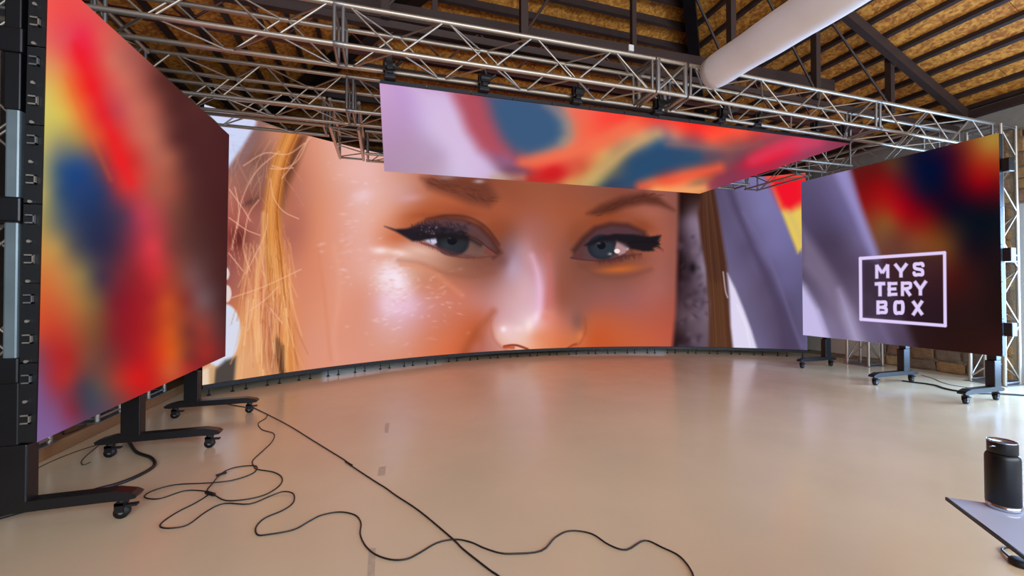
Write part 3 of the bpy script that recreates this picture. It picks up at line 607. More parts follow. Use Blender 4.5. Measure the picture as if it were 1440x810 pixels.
    M.poly([(1000, 200), (1400, 200), (1400, 560), (1030, 560), (1028, 490), (1022, 430), (1020, 368), (1012, 310), (1003, 268)], (1, 1, 1), 1, 4)
    A.C = A.C*(1-M.C)+C.C*M.C
    A.poly([(990, 262), (982, 300), (986, 340), (993, 380), (998, 430), (996, 495), (1031, 495), (1025, 440), (1022, 372), (1013, 312), (1004, 262)], (74, 42, 30), 1, 4)
    A.poly([(1000, 400), (1018, 400), (1024, 440), (1030, 495), (998, 495)], (100, 62, 40), .7, 12)
    for _ in range(40):
        t = rnd.random(); o = t*26-13
        A.stroke([(996+o*.5, 268), (1001+o*.9, 330), (1007+o, 400), (1012+o*1.1, 494)], 1.2, rnd.choice([(104, 68, 48), (50, 28, 22), (118, 80, 58)]), .22, 1.6)
    A.poly([(1020, 262), (1030, 262), (1044, 305), (1062, 350), (1082, 384), (1100, 430), (1112, 460), (1128, 498), (1100, 498), (1092, 440), (1068, 382), (1046, 328), (1030, 292)], (76, 64, 92), .8, 6)
    A.poly([(1023, 386), (1034, 408), (1046, 438), (1056, 466), (1066, 500), (1031, 500), (1027, 460), (1026, 420)], (222, 214, 240), 1, 3)
    A.stroke([(1036, 430), (1048, 460), (1054, 490)], 2, (236, 230, 250), .7, 3)
    A.stroke([(1017, 384), (1020, 410), (1023, 420)], 2, (190, 176, 190), .8, 2)
    A.stroke([(1046, 300), (1070, 340), (1092, 390), (1112, 450), (1126, 490)], 3, (116, 106, 148), .5, 8)
    A.poly([(1078, 240), (1160, 240), (1160, 320), (1122, 358), (1100, 300)], (228, 196, 92), 1, 4)
    A.poly([(1074, 238), (1160, 238), (1160, 290), (1132, 286), (1112, 298), (1100, 294), (1088, 268)], (240, 14, 40), .96, 9)
    A.poly([(1128, 244), (1160, 244), (1160, 300), (1128, 290)], (230, 60, 50), .5, 12)
    A.poly([(1074, 236), (1160, 236), (1160, 252), (1078, 252)], (238, 96, 66), .7, 5)
    A.stroke([(1110, 300), (1124, 330), (1132, 360)], 6, (206, 184, 120), .5, 8)

# ---------------------------------------------------------------- the setting
XR, XL, YB, YF = 10.0, -3.6, 10.8, -5.0           # right wall, left wall, back wall, open front
EAVE, SL = 4.6, .418
RX = (XR+XL)/2                                     # ridge
def zroof(x, y): return min(EAVE+SL*(XR-x), EAVE+SL*(x-XL), EAVE+SL*(YB-y))
box('floor', (XL-.3, YF-7, -.12), (XR+.3, YB+.3, 0), M['floor'])['kind'] = 'structure'
wl = box('wall_left', (XL-.25, YF, 0), (XL, YB, EAVE+.15), M['dark']); wl['kind'] = 'structure'
bm = bmesh.new()
for a, b in (((XL, YB, 0), (XR, YB+.25, .5)), ((XL, YB, 3.0), (XR, YB+.25, EAVE+.15)), ((XL, YB, .5), (-1.5, YB+.25, 3.0)), ((1.5, YB, .5), (5.0, YB+.25, 3.0)), ((8.5, YB, .5), (XR, YB+.25, 3.0))): bm_box(bm, a, b)
wb_ = mesh_obj('wall_back', bm, M['mortar']); wb_['kind'] = 'structure'
for n_, (xa, xb) in enumerate(((-1.5, 1.5), (5.0, 8.5))):  # unseen windows, added so daylight reaches the floor behind the curved wall
    w_ = empty('window_%d' % (n_+1), ((xa+xb)/2, YB+.1, .5), kind='structure')
    for a, b in (((xa, YB+.05, .5), (xa+.06, YB+.13, 3.0)), ((xb-.06, YB+.05, .5), (xb, YB+.13, 3.0)), ((xa+.06, YB+.05, .5), (xb-.06, YB+.13, .56)), ((xa+.06, YB+.05, 2.94), (xb-.06, YB+.13, 3.0)), (((xa+xb)/2-.03, YB+.06, .56), ((xa+xb)/2+.03, YB+.12, 2.94))): box('window_frame', a, b, M['frame'], w_)
    box('pane', (xa+.06, YB+.09, .56), ((xa+xb)/2-.03, YB+.096, 2.94), M['pane'], w_); box('pane', ((xa+xb)/2+.03, YB+.09, .56), (xb-.06, YB+.096, 2.94), M['pane'], w_)
curb = box('trim_1', (XL+.004, YF, .002), (-2.93, YB-.004, .12), M['curb'], bevel=.01); curb['kind'] = 'structure'
# right wall with a tall glazed opening y 2.3 .. 4.02
DY0, DY1, DZ = .7, 4.0, 2.96
bm = bmesh.new()
bm_box(bm, (XR, YF, 0), (XR+.25, DY0, EAVE+.15)); bm_box(bm, (XR, DY1, 0), (XR+.25, YB, EAVE+.15)); bm_box(bm, (XR, DY0, DZ), (XR+.25, DY1, EAVE+.15))
wr = mesh_obj('wall_right', bm, M['mortar']); wr['kind'] = 'structure'
box('plaster_band', (XR-.02, YF, 4.2), (XR-.001, YB, EAVE+.1), M['plaster'], wr)
box('panel', (XR-.05, 5.98, .1), (XR-.001, 8.2, 3.2), M['cream'], wr)
# stones, each its own piece
srnd = random.Random(3); stone_proto = []
for k in range(6):
    bm = bmesh.new(); bmesh.ops.create_cube(bm, size=1)
    bmesh.ops.bevel(bm, geom=bm.edges[:], offset=.14, segments=1, affect='EDGES')
    for v in bm.verts: v.co += Vector([srnd.uniform(-.05, .05) for _ in range(3)])
    me = bpy.data.meshes.new('stone'); bm.to_mesh(me); bm.free(); me.materials.append(M['stone'][k % 5]); stone_proto.append(me)
def stones(y0, y1, z0, z1):
    z = z0
    while z < z1-.05:
        h = srnd.uniform(.17, .27); h = min(h, z1-z); y = y0+srnd.uniform(-.1, 0)
        while y < y1-.05:
            w = srnd.uniform(.24, .46); a, b = max(y, y0), min(y+w, y1)
            if b-a > .06:
                d = srnd.uniform(.05, .09)
                Mx = Matrix.Translation((XR-.012, (a+b)/2, z+h/2)) @ Matrix.Rotation(srnd.uniform(-.03, .03), 4, 'X') @ Matrix.Diagonal((d, b-a-.02, h-.02, 1))
                place(bpy.data.objects.new('stone', srnd.choice(stone_proto)), wr, Mx)
            y += w
        z += h
stones(4.06, 5.95, 0.01, 1.1); stones(4.06, 4.75, 1.1, 4.18); stones(8.22, 9.4, .01, 1.0); stones(2.9, 4.0, 2.98, 4.18)
# glazed door
dr = empty('door_1', (XR+.1, (DY0+DY1)/2, 0), kind='structure')
for a, b in (((XR+.02, DY0, 0), (XR+.12, DY0+.07, DZ)), ((XR+.02, DY1-.07, 0), (XR+.12, DY1, DZ)), ((XR+.02, DY0+.07, DZ-.07), (XR+.12, DY1-.07, DZ)), ((XR+.02, DY0+.07, 0.002), (XR+.12, DY1-.07, .1)), ((XR+.03, 3.12, .1), (XR+.11, 3.2, DZ-.07))):
    box('door_frame', a, b, M['frame'], dr)
box('door_glass', (XR+.06, DY0+.07, .1), (XR+.068, 3.12, DZ-.07), M['pane'], dr); box('door_glass', (XR+.06, 3.2, .1), (XR+.068, DY1-.07, DZ-.07), M['pane'], dr)

# roof: boards between purlins on three slopes
def clip(poly, f):
    out = []
    for i in range(len(poly)):
        a, b = poly[i], poly[(i+1) % len(poly)]; fa, fb = f(a), f(b)
        if fa >= 0: out.append(a)
        if (fa >= 0) != (fb >= 0):
            t = fa/(fa-fb); out.append((a[0]+(b[0]-a[0])*t, a[1]+(b[1]-a[1])*t))
    return out
def slab(name, poly, zf, z0, z1, m, parent):
    if len(poly) < 3: return
    bm = bmesh.new(); lo = [bm.verts.new((x, y, zf(x, y)+z0)) for x, y in poly]; hi = [bm.verts.new((x, y, zf(x, y)+z1)) for x, y in poly]
    bm.faces.new(lo[::-1]); bm.faces.new(hi)
    for i in range(len(poly)):
        j = (i+1) % len(poly); bm.faces.new((lo[i], lo[j], hi[j], hi[i]))
    bmesh.ops.recalc_face_normals(bm, faces=bm.faces)
    return mesh_obj(name, bm, m, parent)
ceil = empty('ceiling', (RX, 4, EAVE), kind='structure')
zr = lambda x, y: EAVE+SL*(XR-x); zl = lambda x, y: EAVE+SL*(x-XL); zh = lambda x, y: EAVE+SL*(YB-y)
inr = lambda p: (XR-p[0])-(YB-p[1])   # >0 : hip side
PIT = .36; brnd = random.Random(8)
def strips(side):
    n = int((XR-RX)/PIT)+1
    for i in range(n):
        if side == 'R': x1 = XR-.02-i*PIT; x0 = max(x1-PIT, RX); zf = zr; fc = lambda p: (YB-p[1])-(XR-p[0])
        if side == 'L': x0 = XL+.02+i*PIT; x1 = min(x0+PIT, RX); zf = zl; fc = lambda p: (YB-p[1])-(p[0]-XL)
        if side in 'RL':
            g = .004; y = YB-brnd.uniform(0, 2)
            yb = 1.2
            ys = [YB]
            while y > yb: ys.append(y); y -= 2.44
            ys.append(yb)
            for ya, yc in zip(ys[:-1], ys[1:]):
                if ya-yc < .05: continue
                slab('roof_board', clip([(x0+g, yc+g), (x1-g, yc+g), (x1-g, ya-g), (x0+g, ya-g)], fc), zf, .222, .24+brnd.uniform(0, .006), M['osb'], ceil)
            slab('purlin', clip([(x1-.026, YF), (x1+.026, YF), (x1+.026, YB), (x1-.026, YB)] if side == 'R' else [(x0-.026, YF), (x0+.026, YF), (x0+.026, YB), (x0-.026, YB)], fc), zf, .15, .22, M['purlin'], ceil)
    if side == 'H':
        for i in range(n):
            y1 = YB-.02-i*PIT; y0 = max(y1-PIT, YB-(XR-RX)); g = .004
            fc1 = lambda p: (XR-p[0])-(YB-p[1]); fc2 = lambda p: (p[0]-XL)-(YB-p[1])
            x = XL+brnd.uniform(.5, 2.4); xs = [XL]
            while x < XR: xs.append(x); x += 2.44
            xs.append(XR)
            for xa, xb in zip(xs[:-1], xs[1:]):
                if xb-xa < .05: continue
                slab('roof_board', clip(clip([(xa+g, y0+g), (xb-g, y0+g), (xb-g, y1-g), (xa+g, y1-g)], fc1), fc2), zh, .222, .24+brnd.uniform(0, .006), M['osb'], ceil)
            slab('purlin', clip(clip([(XL, y1-.026), (XR, y1-.026), (XR, y1+.026), (XL, y1+.026)], fc1), fc2), zh, .10, .22, M['purlin'], ceil)
strips('R'); strips('L'); strips('H')
# the roof over and behind the photographer, out of the picture: one slab per side
slab('roof_deck', [(RX, YF), (XR, YF), (XR, 1.2), (RX, 1.2)], zr, .222, .24, M['osb'], ceil)
slab('roof_deck', [(XL, YF), (RX, YF), (RX, 1.2), (XL, 1.2)], zl, .222, .24, M['osb'], ceil)
# outer skin keeps the sky out at the joints
slab('roof_skin', [(RX, YF), (XR+.3, YF), (XR+.3, YB+.3), (RX, YB-(XR-RX))], zr, .26, .3, M['purlin'], ceil)
slab('roof_skin', [(XL-.3, YF), (RX, YF), (RX, YB-(XR-RX)), (XL-.3, YB+.3)], zl, .26, .3, M['purlin'], ceil)
slab('roof_skin', [(XL-.3, YB+.3), (RX, YB-(XR-RX)), (XR+.3, YB+.3)], zh, .26, .3, M['purlin'], ceil)
box('wall_plate', (XR-.14, YF, EAVE-.02), (XR-.001, YB, EAVE+.1), M['purlin'], ceil)
box('wall_plate', (XL+.001, YF, EAVE-.02), (XL+.14, YB, EAVE+.1), M['purlin'], ceil)
# hip rafters and ridge
beam('hip_rafter', (XR, YB, EAVE+.0), (RX, YB-(XR-RX), EAVE+SL*(XR-RX)), .2, .24, M['black'], ceil)
beam('hip_rafter', (XL, YB, EAVE+.0), (RX, YB-(XR-RX), EAVE+SL*(XR-RX)), .2, .24, M['black'], ceil)
beam('ridge_beam', (RX, YF, EAVE+SL*(XR-RX)), (RX, YB-(XR-RX), EAVE+SL*(XR-RX)), .14, .24, M['purlin'], ceil)

def roof_truss(y, zb, posts):
    t = empty('roof_truss', (RX, y, zb), kind='structure')
    for s in (1, -1):
        xe = XR if s > 0 else XL
        beam('rafter', (xe, y, EAVE+.0), (RX, y, EAVE+SL*(XR-RX)), .1, .16, M['purlin'], t)
    return t
t = roof_truss(4.56, 4.5, ())
beam('tie_beam', (XL, 4.72, 4.47), (XR, 4.72, 4.47), .08, .08, M['purlin'], t)
for x in (4.76, 6.41, 8.10, 1.6, 0., -1.7): block('post', (x-.045, 4.62, 4.5), (x+.045, 4.71, zroof(x, 4.62)+.05), M['purlin'], t)
for xa, xb in ((3.2, 4.76), (4.76, 6.41), (6.41, 8.1), (1.6, 3.2), (0, 1.6), (-1.7, 0)):
    hi, lo = (xa, xb) if abs(xa-RX) < abs(xb-RX) else (xb, xa)
    tube('tie_rod', (lo, 4.665, 4.62), (hi, 4.665, zroof(hi, 4.66)), .018, M['purlin'], t)
for y in (.9, -2.8): roof_truss(y, 4.5, ())
g = empty('roof_girder', (3.2, 5.25, 4.9), kind='structure')
ga, gb = (XL+1.0, 5.25, 4.90), (7.6, 5.25, 5.16)
beam('girder_chord', ga, gb, .1, .2, M['purlin'], g)
beam('girder_chord', (XL, 5.25, 4.44), (8.6, 5.25, 4.44), .07, .07, M['rod'], g)
n = 22
for i in range(n):
    xa = -2.5+i*.46; xb = xa+.46; zt = 4.84+.0232*(xa+2.6)
    a, b = ((xa, 5.25, 4.46), (xb, 5.25, zt)) if i % 2 else ((xa, 5.25, zt), (xb, 5.25, 4.46))
    tube('web_rod', a, b, .013, M['rod'], g)
for x in (3.52, .6): block('post', (x-.035, 5.21, 5.0), (x+.035, 5.28, zroof(x, 5.25)+.1), M['purlin'], g)
box('junction_box', (3.40, 5.17, 5.04), (3.48, 5.21, 5.13), M['white'], g)

# ---------------------------------------------------------------- displays
def grid_mesh(name, P, colors, m, parent):
    """P: (rows, cols, 3) points, colors: (rows*cols, 3) linear"""
    R, C = P.shape[:2]; me = bpy.data.meshes.new(name)
    me.vertices.add(R*C); me.vertices.foreach_set('co', P.reshape(-1).astype(np.float32))
    i = np.arange((R-1)*(C-1)); r, c = i//(C-1), i % (C-1); a = r*C+c
    idx = np.stack([a, a+1, a+C+1, a+C], 1).reshape(-1)
    me.loops.add(len(idx)); me.loops.foreach_set('vertex_index', idx.astype(np.int32))
    me.polygons.add(len(i)); me.polygons.foreach_set('loop_start', (np.arange(len(i))*4).astype(np.int32))
    me.update(calc_edges=True)
    at = me.color_attributes.new('picture', 'FLOAT_COLOR', 'POINT')
    at.data.foreach_set('color', np.c_[colors, np.ones(R*C)].astype(np.float32).reshape(-1))
    me.materials.append(m)
    return place(bpy.data.objects.new(name, me), parent)
def homography(src, dst):
    A, b = [], []
    for (x, y), (u, v) in zip(src, dst):
        A.append([x, y, 1, 0, 0, 0, -u*x, -u*y]); b.append(u); A.append([0, 0, 0, x, y, 1, -v*x, -v*y]); b.append(v)
    return np.append(np.linalg.solve(np.array(A, float), np.array(b, float)), 1).reshape(3, 3)

def flat_display(root, corners, art_quad, fn, nc, nr):
    """corners: 4 world points of the display, art_quad: where they fall on the artwork"""
    H = homography([(0, 0), (1, 0), (1, 1), (0, 1)], art_quad)
    s, t = np.meshgrid(np.linspace(0, 1, nc), np.linspace(0, 1, nr))
    q = [np.array(c, float) for c in corners]
    P = (1-s)[..., None]*(1-t)[..., None]*q[0]+s[..., None]*(1-t)[..., None]*q[1]+s[..., None]*t[..., None]*q[2]+(1-s)[..., None]*t[..., None]*q[3]
    w = H[2, 0]*s+H[2, 1]*t+1
    A = Art((H[0, 0]*s+H[0, 1]*t+H[0, 2])/w, (H[1, 0]*s+H[1, 1]*t+H[1, 2])/w); fn(A)
    return grid_mesh('display_surface', P, A.linear(), M['led'], root)

def cabinets(root, corners, n, m_, depth, nrm, gap=.003):
    """n x m_ cabinets behind a display; each is a shallow tray with a rim and a rib box on its back"""
    q = [Vector(c) for c in corners]; nrm = Vector(nrm).normalized()
    ex = (q[1]-q[0])/n; ey = (q[3]-q[0])/m_
    bm = bmesh.new()
    bm_box(bm, (gap/ex.length, gap/ey.length, 0), (1-gap/ex.length, 1-gap/ey.length, .55))
    for lo, hi in (((.01, .01, .55), (.08, .99, 1)), ((.92, .01, .55), (.99, .99, 1)), ((.08, .01, .55), (.92, .08, 1)), ((.08, .92, .55), (.92, .99, 1)), ((.3, .3, .55), (.7, .7, .95))):
        bm_box(bm, lo, hi)
    for v in bm.verts: v.co = ex*v.co.x+ey*v.co.y+nrm*depth*v.co.z
    bmesh.ops.recalc_face_normals(bm, faces=bm.faces)
    me = bpy.data.meshes.new('led_cabinet'); bm.to_mesh(me); bm.free(); me.materials.append(M['cab'])
    for i in range(n):
        for j in range(m_):
            u, v = (i+.5)/n, (j+.5)/m_
            c = q[0]*(1-u)*(1-v)+q[1]*u*(1-v)+q[2]*u*v+q[3]*(1-u)*v
            place(bpy.data.objects.new('led_cabinet', me), root, Matrix.Translation(c-ex/2-ey/2+nrm*.008))

# left screen
LC = [(-2.055, 3.351, 3.568), (-2.021, 6.426, 3.656), (-2.049, 6.427, .657), (-2.083, 3.351, .569)]
ls = empty('led_screen', (-2.08, 4.9, .6), 'large square video screen at the left showing blurred red, yellow and blue shapes', 'screen')
flat_display(ls, LC, [(69.8, -45), (323.3, 187.8), (316.6, 499.3), (51, 619.5)], art_left, 230, 300)
cabinets(ls, LC, 6, 6, .088, (-1, 0, 0))
# side fittings on the near edge: silver latches and corner pins
for k in range(12):
    z = .72+k*.25
    x = -2.083+.028*(z-.57)/3
    lb = bmesh.new()
    bm_box(lb, (x-.075, 3.335, z-.028), (x-.03, 3.351, z-.02)); bm_box(lb, (x-.075, 3.335, z+.02), (x-.03, 3.351, z+.028)); bm_box(lb, (x-.037, 3.335, z-.028), (x-.03, 3.351, z+.028))
    mesh_obj('latch', lb, M['alu_dull'] if k % 2 else M['alu'], ls)
    tube('locating_pin', (x-.055, 3.335, z+.11), (x-.055, 3.352, z+.11), .01, M['alu'], ls)
# right screen
RC = [(7.809, 5.993, 3.671), (7.877, 3.304, 3.64), (7.884, 3.305, .636), (7.816, 5.993, .667)]
rs = empty('led_screen', (7.86, 4.65, .65), 'large video screen at the right with white boxed lettering MYSTERY BOX on dark colours', 'screen')
flat_display(rs, RC, [(1127.1, 257.6), (1405.4, 189.6), (1409.7, 504.5), (1128.9, 472.8)], art_right, 460, 420)
cabinets(rs, RC, 6, 6, .088, (1, 0, 0))
for z in (1.0, 2.0, 3.2): box('side_clamp', (7.9, 3.22, z-.09), (8.02, 3.3, z+.09), M['black'], rs, bevel=.008)
# overhead screen
CC = [(-.06, 4.688, 3.798), (7.04, 4.587, 3.853), (7.087, 7.897, 3.834), (-.013, 7.998, 3.779)]
cs = empty('led_screen', (3.5, 6.3, 3.8), 'long video screen hung face-down from the truss like a ceiling, showing lavender, blue and red', 'screen')
flat_display(cs, CC, [(534.9, 116.3), (1197.2, 204), (984.7, 273.4), (541.2, 240.1)], art_ceiling, 520, 260)
cabinets(cs, CC, 14, 6, .045, (0, 0, 1))
for k, x in enumerate((.05, 1.1, 2.28, 3.45, 4.48, 5.11, 6.21, 6.75)):
    yc = 4.63-.0142*x; zc = 3.85+.0078*x
    b = bmesh.new()
    bm_box(b, (x-.06, yc-.02, zc-.01), (x+.06, yc+.12, zc+.04), .008)
    bm_box(b, (x-.035, yc-.05, zc+.03), (x+.035, yc+.03, zc+.10), .006)
    bm_cyl(b, (x-.055, yc-.035, zc+.115), (x+.055, yc-.035, zc+.115), .052, 12)
    bm_box(b, (x-.075, yc-.05, zc+.05), (x-.05, yc+.02, zc+.16), .005)
    bm_cyl(b, (x+.02, yc-.05, zc+.1), (x-.03, yc-.08, zc+.22), .022, 8)
    bm_cyl(b, (x+.06, yc-.03, zc+.12), (x+.12, yc-.06, zc+.16), .018, 8)
    br = mesh_obj('hanging_bracket', b, M['black'], cs)
    if k in (3, 4, 5, 7): beam('lever_arm', (x-.05, yc-.07, zc+.06), (x+(.30 if k in (3, 7) else .18), yc-.1, zc+(.22 if k in (3, 7) else .15)), .035, .045, M['black'], cs)
    if k == 0: beam('lever_arm', (x+.0, yc-.06, zc+.05), (x-.03, yc-.07, zc+.30), .06, .06, M['black'], cs)

# the curved main screen
CX, CY, CR = 3.383, -.099, 9.265
TH0, TH1, ZB, ZT = math.radians(-39.65), math.radians(39.7), .172, 4.27
PX = (750.723, 514.146, -50.388, 162.63, -42.023, 59.36, -63.528, 60.864)
PB = (490.928, -21.087, 42.156, -18.178, 17.746, -8.918, 17.192, -12.159)
PT = (248.335, 46.937, -87.454, 38.381, -36.777, 18.667, -35.214, 24.863)
ms = empty('curved_led_wall', (CX, CY+CR, 0), 'huge curved video wall across the back showing a close-up of eyes, nose and blond hair', 'screen')
th, zz = np.meshgrid(np.linspace(TH0, TH1, 960), np.linspace(ZB, ZT, 400))
pv = np.polynomial.polynomial.polyval
ax = pv(th, PX); ay = pv(th, PB)+(pv(th, PT)-pv(th, PB))*(zz-.17)/4.11
A = Art(ax, ay); art_main(A)
grid_mesh('display_surface', np.stack([CX+CR*np.sin(th), CY+CR*np.cos(th), zz], -1)[:, ::-1].copy(), A.linear().reshape(400, 960, 3)[:, ::-1].reshape(-1, 3), M['led'], ms)
NC = 26; dth = (TH1-TH0)/NC
bm = bmesh.new(); hw = CR*math.tan(dth/2)-.002
bm_box(bm, (-hw, .012, ZB), (hw, .085, ZT))
for j in range(8):
    z0 = ZB+(ZT-ZB)*j/8; z1 = ZB+(ZT-ZB)*(j+1)/8
    bm_box(bm, (-hw*.98, .085, z0+.01), (hw*.98, .125, z0+.05)); bm_box(bm, (-hw*.98, .085, z1-.05), (hw*.98, .125, z1-.01)); bm_box(bm, (-.1, .085, z0+.15), (.1, .12, z1-.15))
bm_box(bm, (-hw*.98, .085, ZB), (-hw*.9, .125, ZT)); bm_box(bm, (hw*.9, .085, ZB), (hw*.98, .125, ZT))
cme = bpy.data.meshes.new('cabinet_column'); bm.to_mesh(cme); bm.free(); cme.materials.append(M['cab'])
bm = bmesh.new(); bm_box(bm, (-hw, -.012, .105), (hw, .06, ZB-.003)); rme = bpy.data.meshes.new('base_rail'); bm.to_mesh(rme); bm.free(); rme.materials.append(M['cab'])
bm = bmesh.new(); bm_cyl(bm, (0, 0, 0.0), (0, 0, .018), .03, 10, .018); bm_cyl(bm, (0, 0, .018), (0, 0, .107), .009, 6); fme = bpy.data.meshes.new('levelling_foot'); bm.to_mesh(fme); bm.free(); fme.materials.append(M['black'])
for i in range(NC):
    a = TH0+dth*(i+.5); R_ = Matrix.Translation((CX, CY, 0)) @ Matrix.Rotation(-a, 4, 'Z') @ Matrix.Translation((0, CR, 0))
    place(bpy.data.objects.new('cabinet_column', cme), ms, R_); place(bpy.data.objects.new('base_rail', rme), ms, R_)
    for s in (-.155, .155): place(bpy.data.objects.new('levelling_foot', fme), ms, R_ @ Matrix.Translation((s, .025, 0)))
    if i < NC-1:
        a2 = TH0+dth*(i+1)
# ---------------------------------------------------------------- wheeled stands
def stand(x_post, y, x0, x1, ztop, side, label, back, upper=True):
    """x_post centre of the column, x0 / x1 the wheels, side = +1 when the stage is towards +x"""
    t = empty('wheeled_stand', (x_post, y, 0), label, 'stand', 'wheeled stands behind the side screens')
    lo, hi = min(x0, x1)-.09, max(x0, x1)+.09
    # foot bar with dropped rounded ends
    prof = [(lo, .135), (lo+.05, .128), (lo+.16, .132), (hi-.16, .132), (hi-.05, .128), (hi, .135), (hi+.01, .155), (hi-.02, .175), (hi-.12, .198), (lo+.12, .198), (lo+.02, .175), (lo-.01, .155)]
    bm = bmesh.new(); A_ = [bm.verts.new((x, y-.045, z)) for x, z in prof]; B_ = [bm.verts.new((x, y+.045, z)) for x, z in prof]
    bm.faces.new(A_); bm.faces.new(B_[::-1])
    for i in range(len(prof)):
        j = (i+1) % len(prof); bm.faces.new((A_[j], A_[i], B_[i], B_[j]))
    bmesh.ops.recalc_face_normals(bm, faces=bm.faces)
    mesh_obj('foot_bar', bm, M['black'], t)
    w = .075
    box('column', (x_post-w, y-.05, .19), (x_post+w, y+.05, .555), M['black'], t, bevel=.008)
    box('column_sleeve', (x_post-side*.024-.055, y-.048, .555), (x_post-side*.024+.055, y+.048, .95), M['black'], t, bevel=.008)
    box('post', (x_post-side*.024-.036, y-.036, .95), (x_post-side*.024+.036, y+.036, ztop), M['post'] if upper else M['black'], t, bevel=.012)
    box('upper_sleeve', (x_post-side*.024-.042, y-.042, 2.66), (x_post-side*.024+.042, y+.042, ztop-.02), M['black'], t, bevel=.008)
    for z in (1.02, 2.03, 3.1): box('clamp', (x_post-side*.024-.06, y-.06, z-.08), (x_post-side*.024+.06, y+.055, z+.08), M['black'], t, bevel=.012)
    for xw in (x0, x1):
        s = 1 if xw == max(x0, x1) else -1
        c = bmesh.new(); bm_cyl(c, (xw, y, .10), (xw, y, .135), .028, 12); bm_box(c, (xw-.032, y-.03, .045), (xw+.02, y-.022, .11), 0); bm_box(c, (xw-.032, y+.022, .045), (xw+.02, y+.03, .11), 0); bm_box(c, (xw-.032, y-.03, .09), (xw+.025, y+.03, .108))
        ca = mesh_obj('caster', c, M['black'], t)
        wme = bmesh.new(); bm_cyl(wme, (xw, y-.018, .043), (xw, y+.018, .043), .043, 20)
        mesh_obj('wheel', wme, M['rubber'], ca, True)
        h = bmesh.new(); bm_cyl(h, (xw, y-.022, .043), (xw, y+.022, .043), .014, 10); mesh_obj('axle', h, M['alu_dull'], ca)
        b = bmesh.new(); bm_box(b, (xw+.02, y-.02, .075), (xw+.085, y+.02, .088)); mesh_obj('brake_lever', b, M['rubber'], ca)
    return t
stand(-2.218, 3.42, -2.5, -1.68, 3.62, 1, 'nearest wheeled black stand with tall grey post at the near edge of the left screen', 0)
stand(-2.24, 4.715, -2.41, -1.63, 3.6, 1, 'wheeled black stand under the middle of the left screen', 0)
stand(-2.235, 5.94, -2.41, -1.63, 3.6, 1, 'wheeled black stand under the far end of the left screen, beside the curved wall', 0)
stand(8.55, 6.08, 7.9, 8.68, 3.6, -1, 'farthest wheeled black stand of the right screen, beside the end of the curved wall', 0)
stand(8.25, 4.61, 7.57, 8.44, 3.6, -1, 'wheeled black stand under the middle of the right screen below the lettering', 0)
stand(8.06, 3.475, 7.45, 8.12, 3.6, -1, 'wheeled black stand under the near edge of the right screen beside the truss tower', 0)

# ---------------------------------------------------------------- box trusses
def truss(name, a, b, size, label, cat='truss', joints=(), rc=.025, rb=.011, bay=.5, side=None, group='aluminium box trusses under the roof', endplates=True):
    """four chords, zigzag braces on four faces; a, b = centre of one lower/front edge line; size across and up"""
    a, b = Vector(a), Vector(b); d = b-a; L = d.length; u = d/L
    if side is None: side = Vector((0, 0, 1)).cross(u).normalized()
    up = u.cross(side).normalized()
    if up.z < 0: up = -up
    t = empty(name, a, label, cat, group)
    cor = [Vector((0, 0, 0)), side*size, side*size+up*size, up*size]
    js = [0]+[j*L for j in joints]+[L]
    for c in cor:
        for k in range(len(js)-1):
            tube('chord', a+c+u*(js[k]+.004), a+c+u*(js[k+1]-.004), rc, M['alu'], t, 12)
    for k in range(len(js)-1):
        s0, s1 = js[k]+.07, js[k+1]-.07; n = max(1, round((s1-s0)/bay)); st = (s1-s0)/n
        for f in range(4):
            c0, c1 = cor[f], cor[(f+1) % 4]
            for i in range(n):
                p, q = (c0, c1) if (i+f) % 2 else (c1, c0)
                tube('brace', a+p+u*(s0+i*st+.025), a+q+u*(s0+(i+1)*st-.025), rb, M['alu'], t, 6)
            for s in ((s0-.03), (s1+.03)):
                tube('end_brace', a+c0+u*s, a+c1+u*s, .018, M['alu_dull'], t, 8)
    for j in js[1:-1]:
        for c in cor: tube('coupler', a+c+u*(j-.05), a+c+u*(j+.05), .029, M['alu_dull'], t, 10)
    return t
Y = Vector((0, 1, 0)); S = .4
truss('box_truss', (-3.5, 4.435, 3.96), (3.15, 4.24, 3.96), S, 'aluminium box truss crossing the front left, above the near edge of overhead screen', joints=(.14, .46,), side=Y)
truss('box_truss', (3.62, 4.23, 3.955), (9.4, 4.0, 3.82), S, 'aluminium box truss crossing the front right, from the duct end to the corner tower', joints=(.56,), side=Y)
cb = empty('truss_corner_block', (3.2, 4.24, 3.95), 'square aluminium truss corner cube between the two front trusses, left of the duct end', 'truss')
for dx in (0, .4):
    for dy in (0, .4): tube('upright', (3.19+dx, 4.235+dy, 3.955), (3.19+dx, 4.235+dy, 4.36), .03, M['alu_dull'], cb, 10)
for z in (3.96, 4.36):
    for dy in (0, .4): tube('crossbar', (3.16, 4.235+dy, z), (3.6, 4.235+dy, z), .025, M['alu'], cb, 10)
    for dx in (0, .4): tube('crossbar', (3.19+dx, 4.235, z), (3.19+dx, 4.635, z), .025, M['alu'], cb, 10)
for dy in (0, .4): tube('brace', (3.19, 4.235+dy, 3.98), (3.59, 4.235+dy, 4.34), .012, M['alu'], cb); tube('brace', (3.19, 4.235+dy, 4.34), (3.59, 4.235+dy, 3.98), .012, M['alu'], cb)
truss('box_truss', (-3.5, 5.98, 3.96), (8.68, 5.64, 3.965), .46, 'second aluminium box truss, parallel behind the front one, over the overhead screen', joints=(.25, .5, .75), side=Y)
truss('box_truss', (-.38, 6.52, 3.96), (-.38, 8.02, 3.96), S, 'short aluminium box truss running away from the camera above the forehead picture', side=Vector((-1, 0, 0)), bay=.38)
truss('box_truss', (-.34, 7.62, 3.955), (7.93, 7.3, 3.955), S, 'rear aluminium box truss in front of the top of the curved wall', joints=(.33, .66), side=Y)
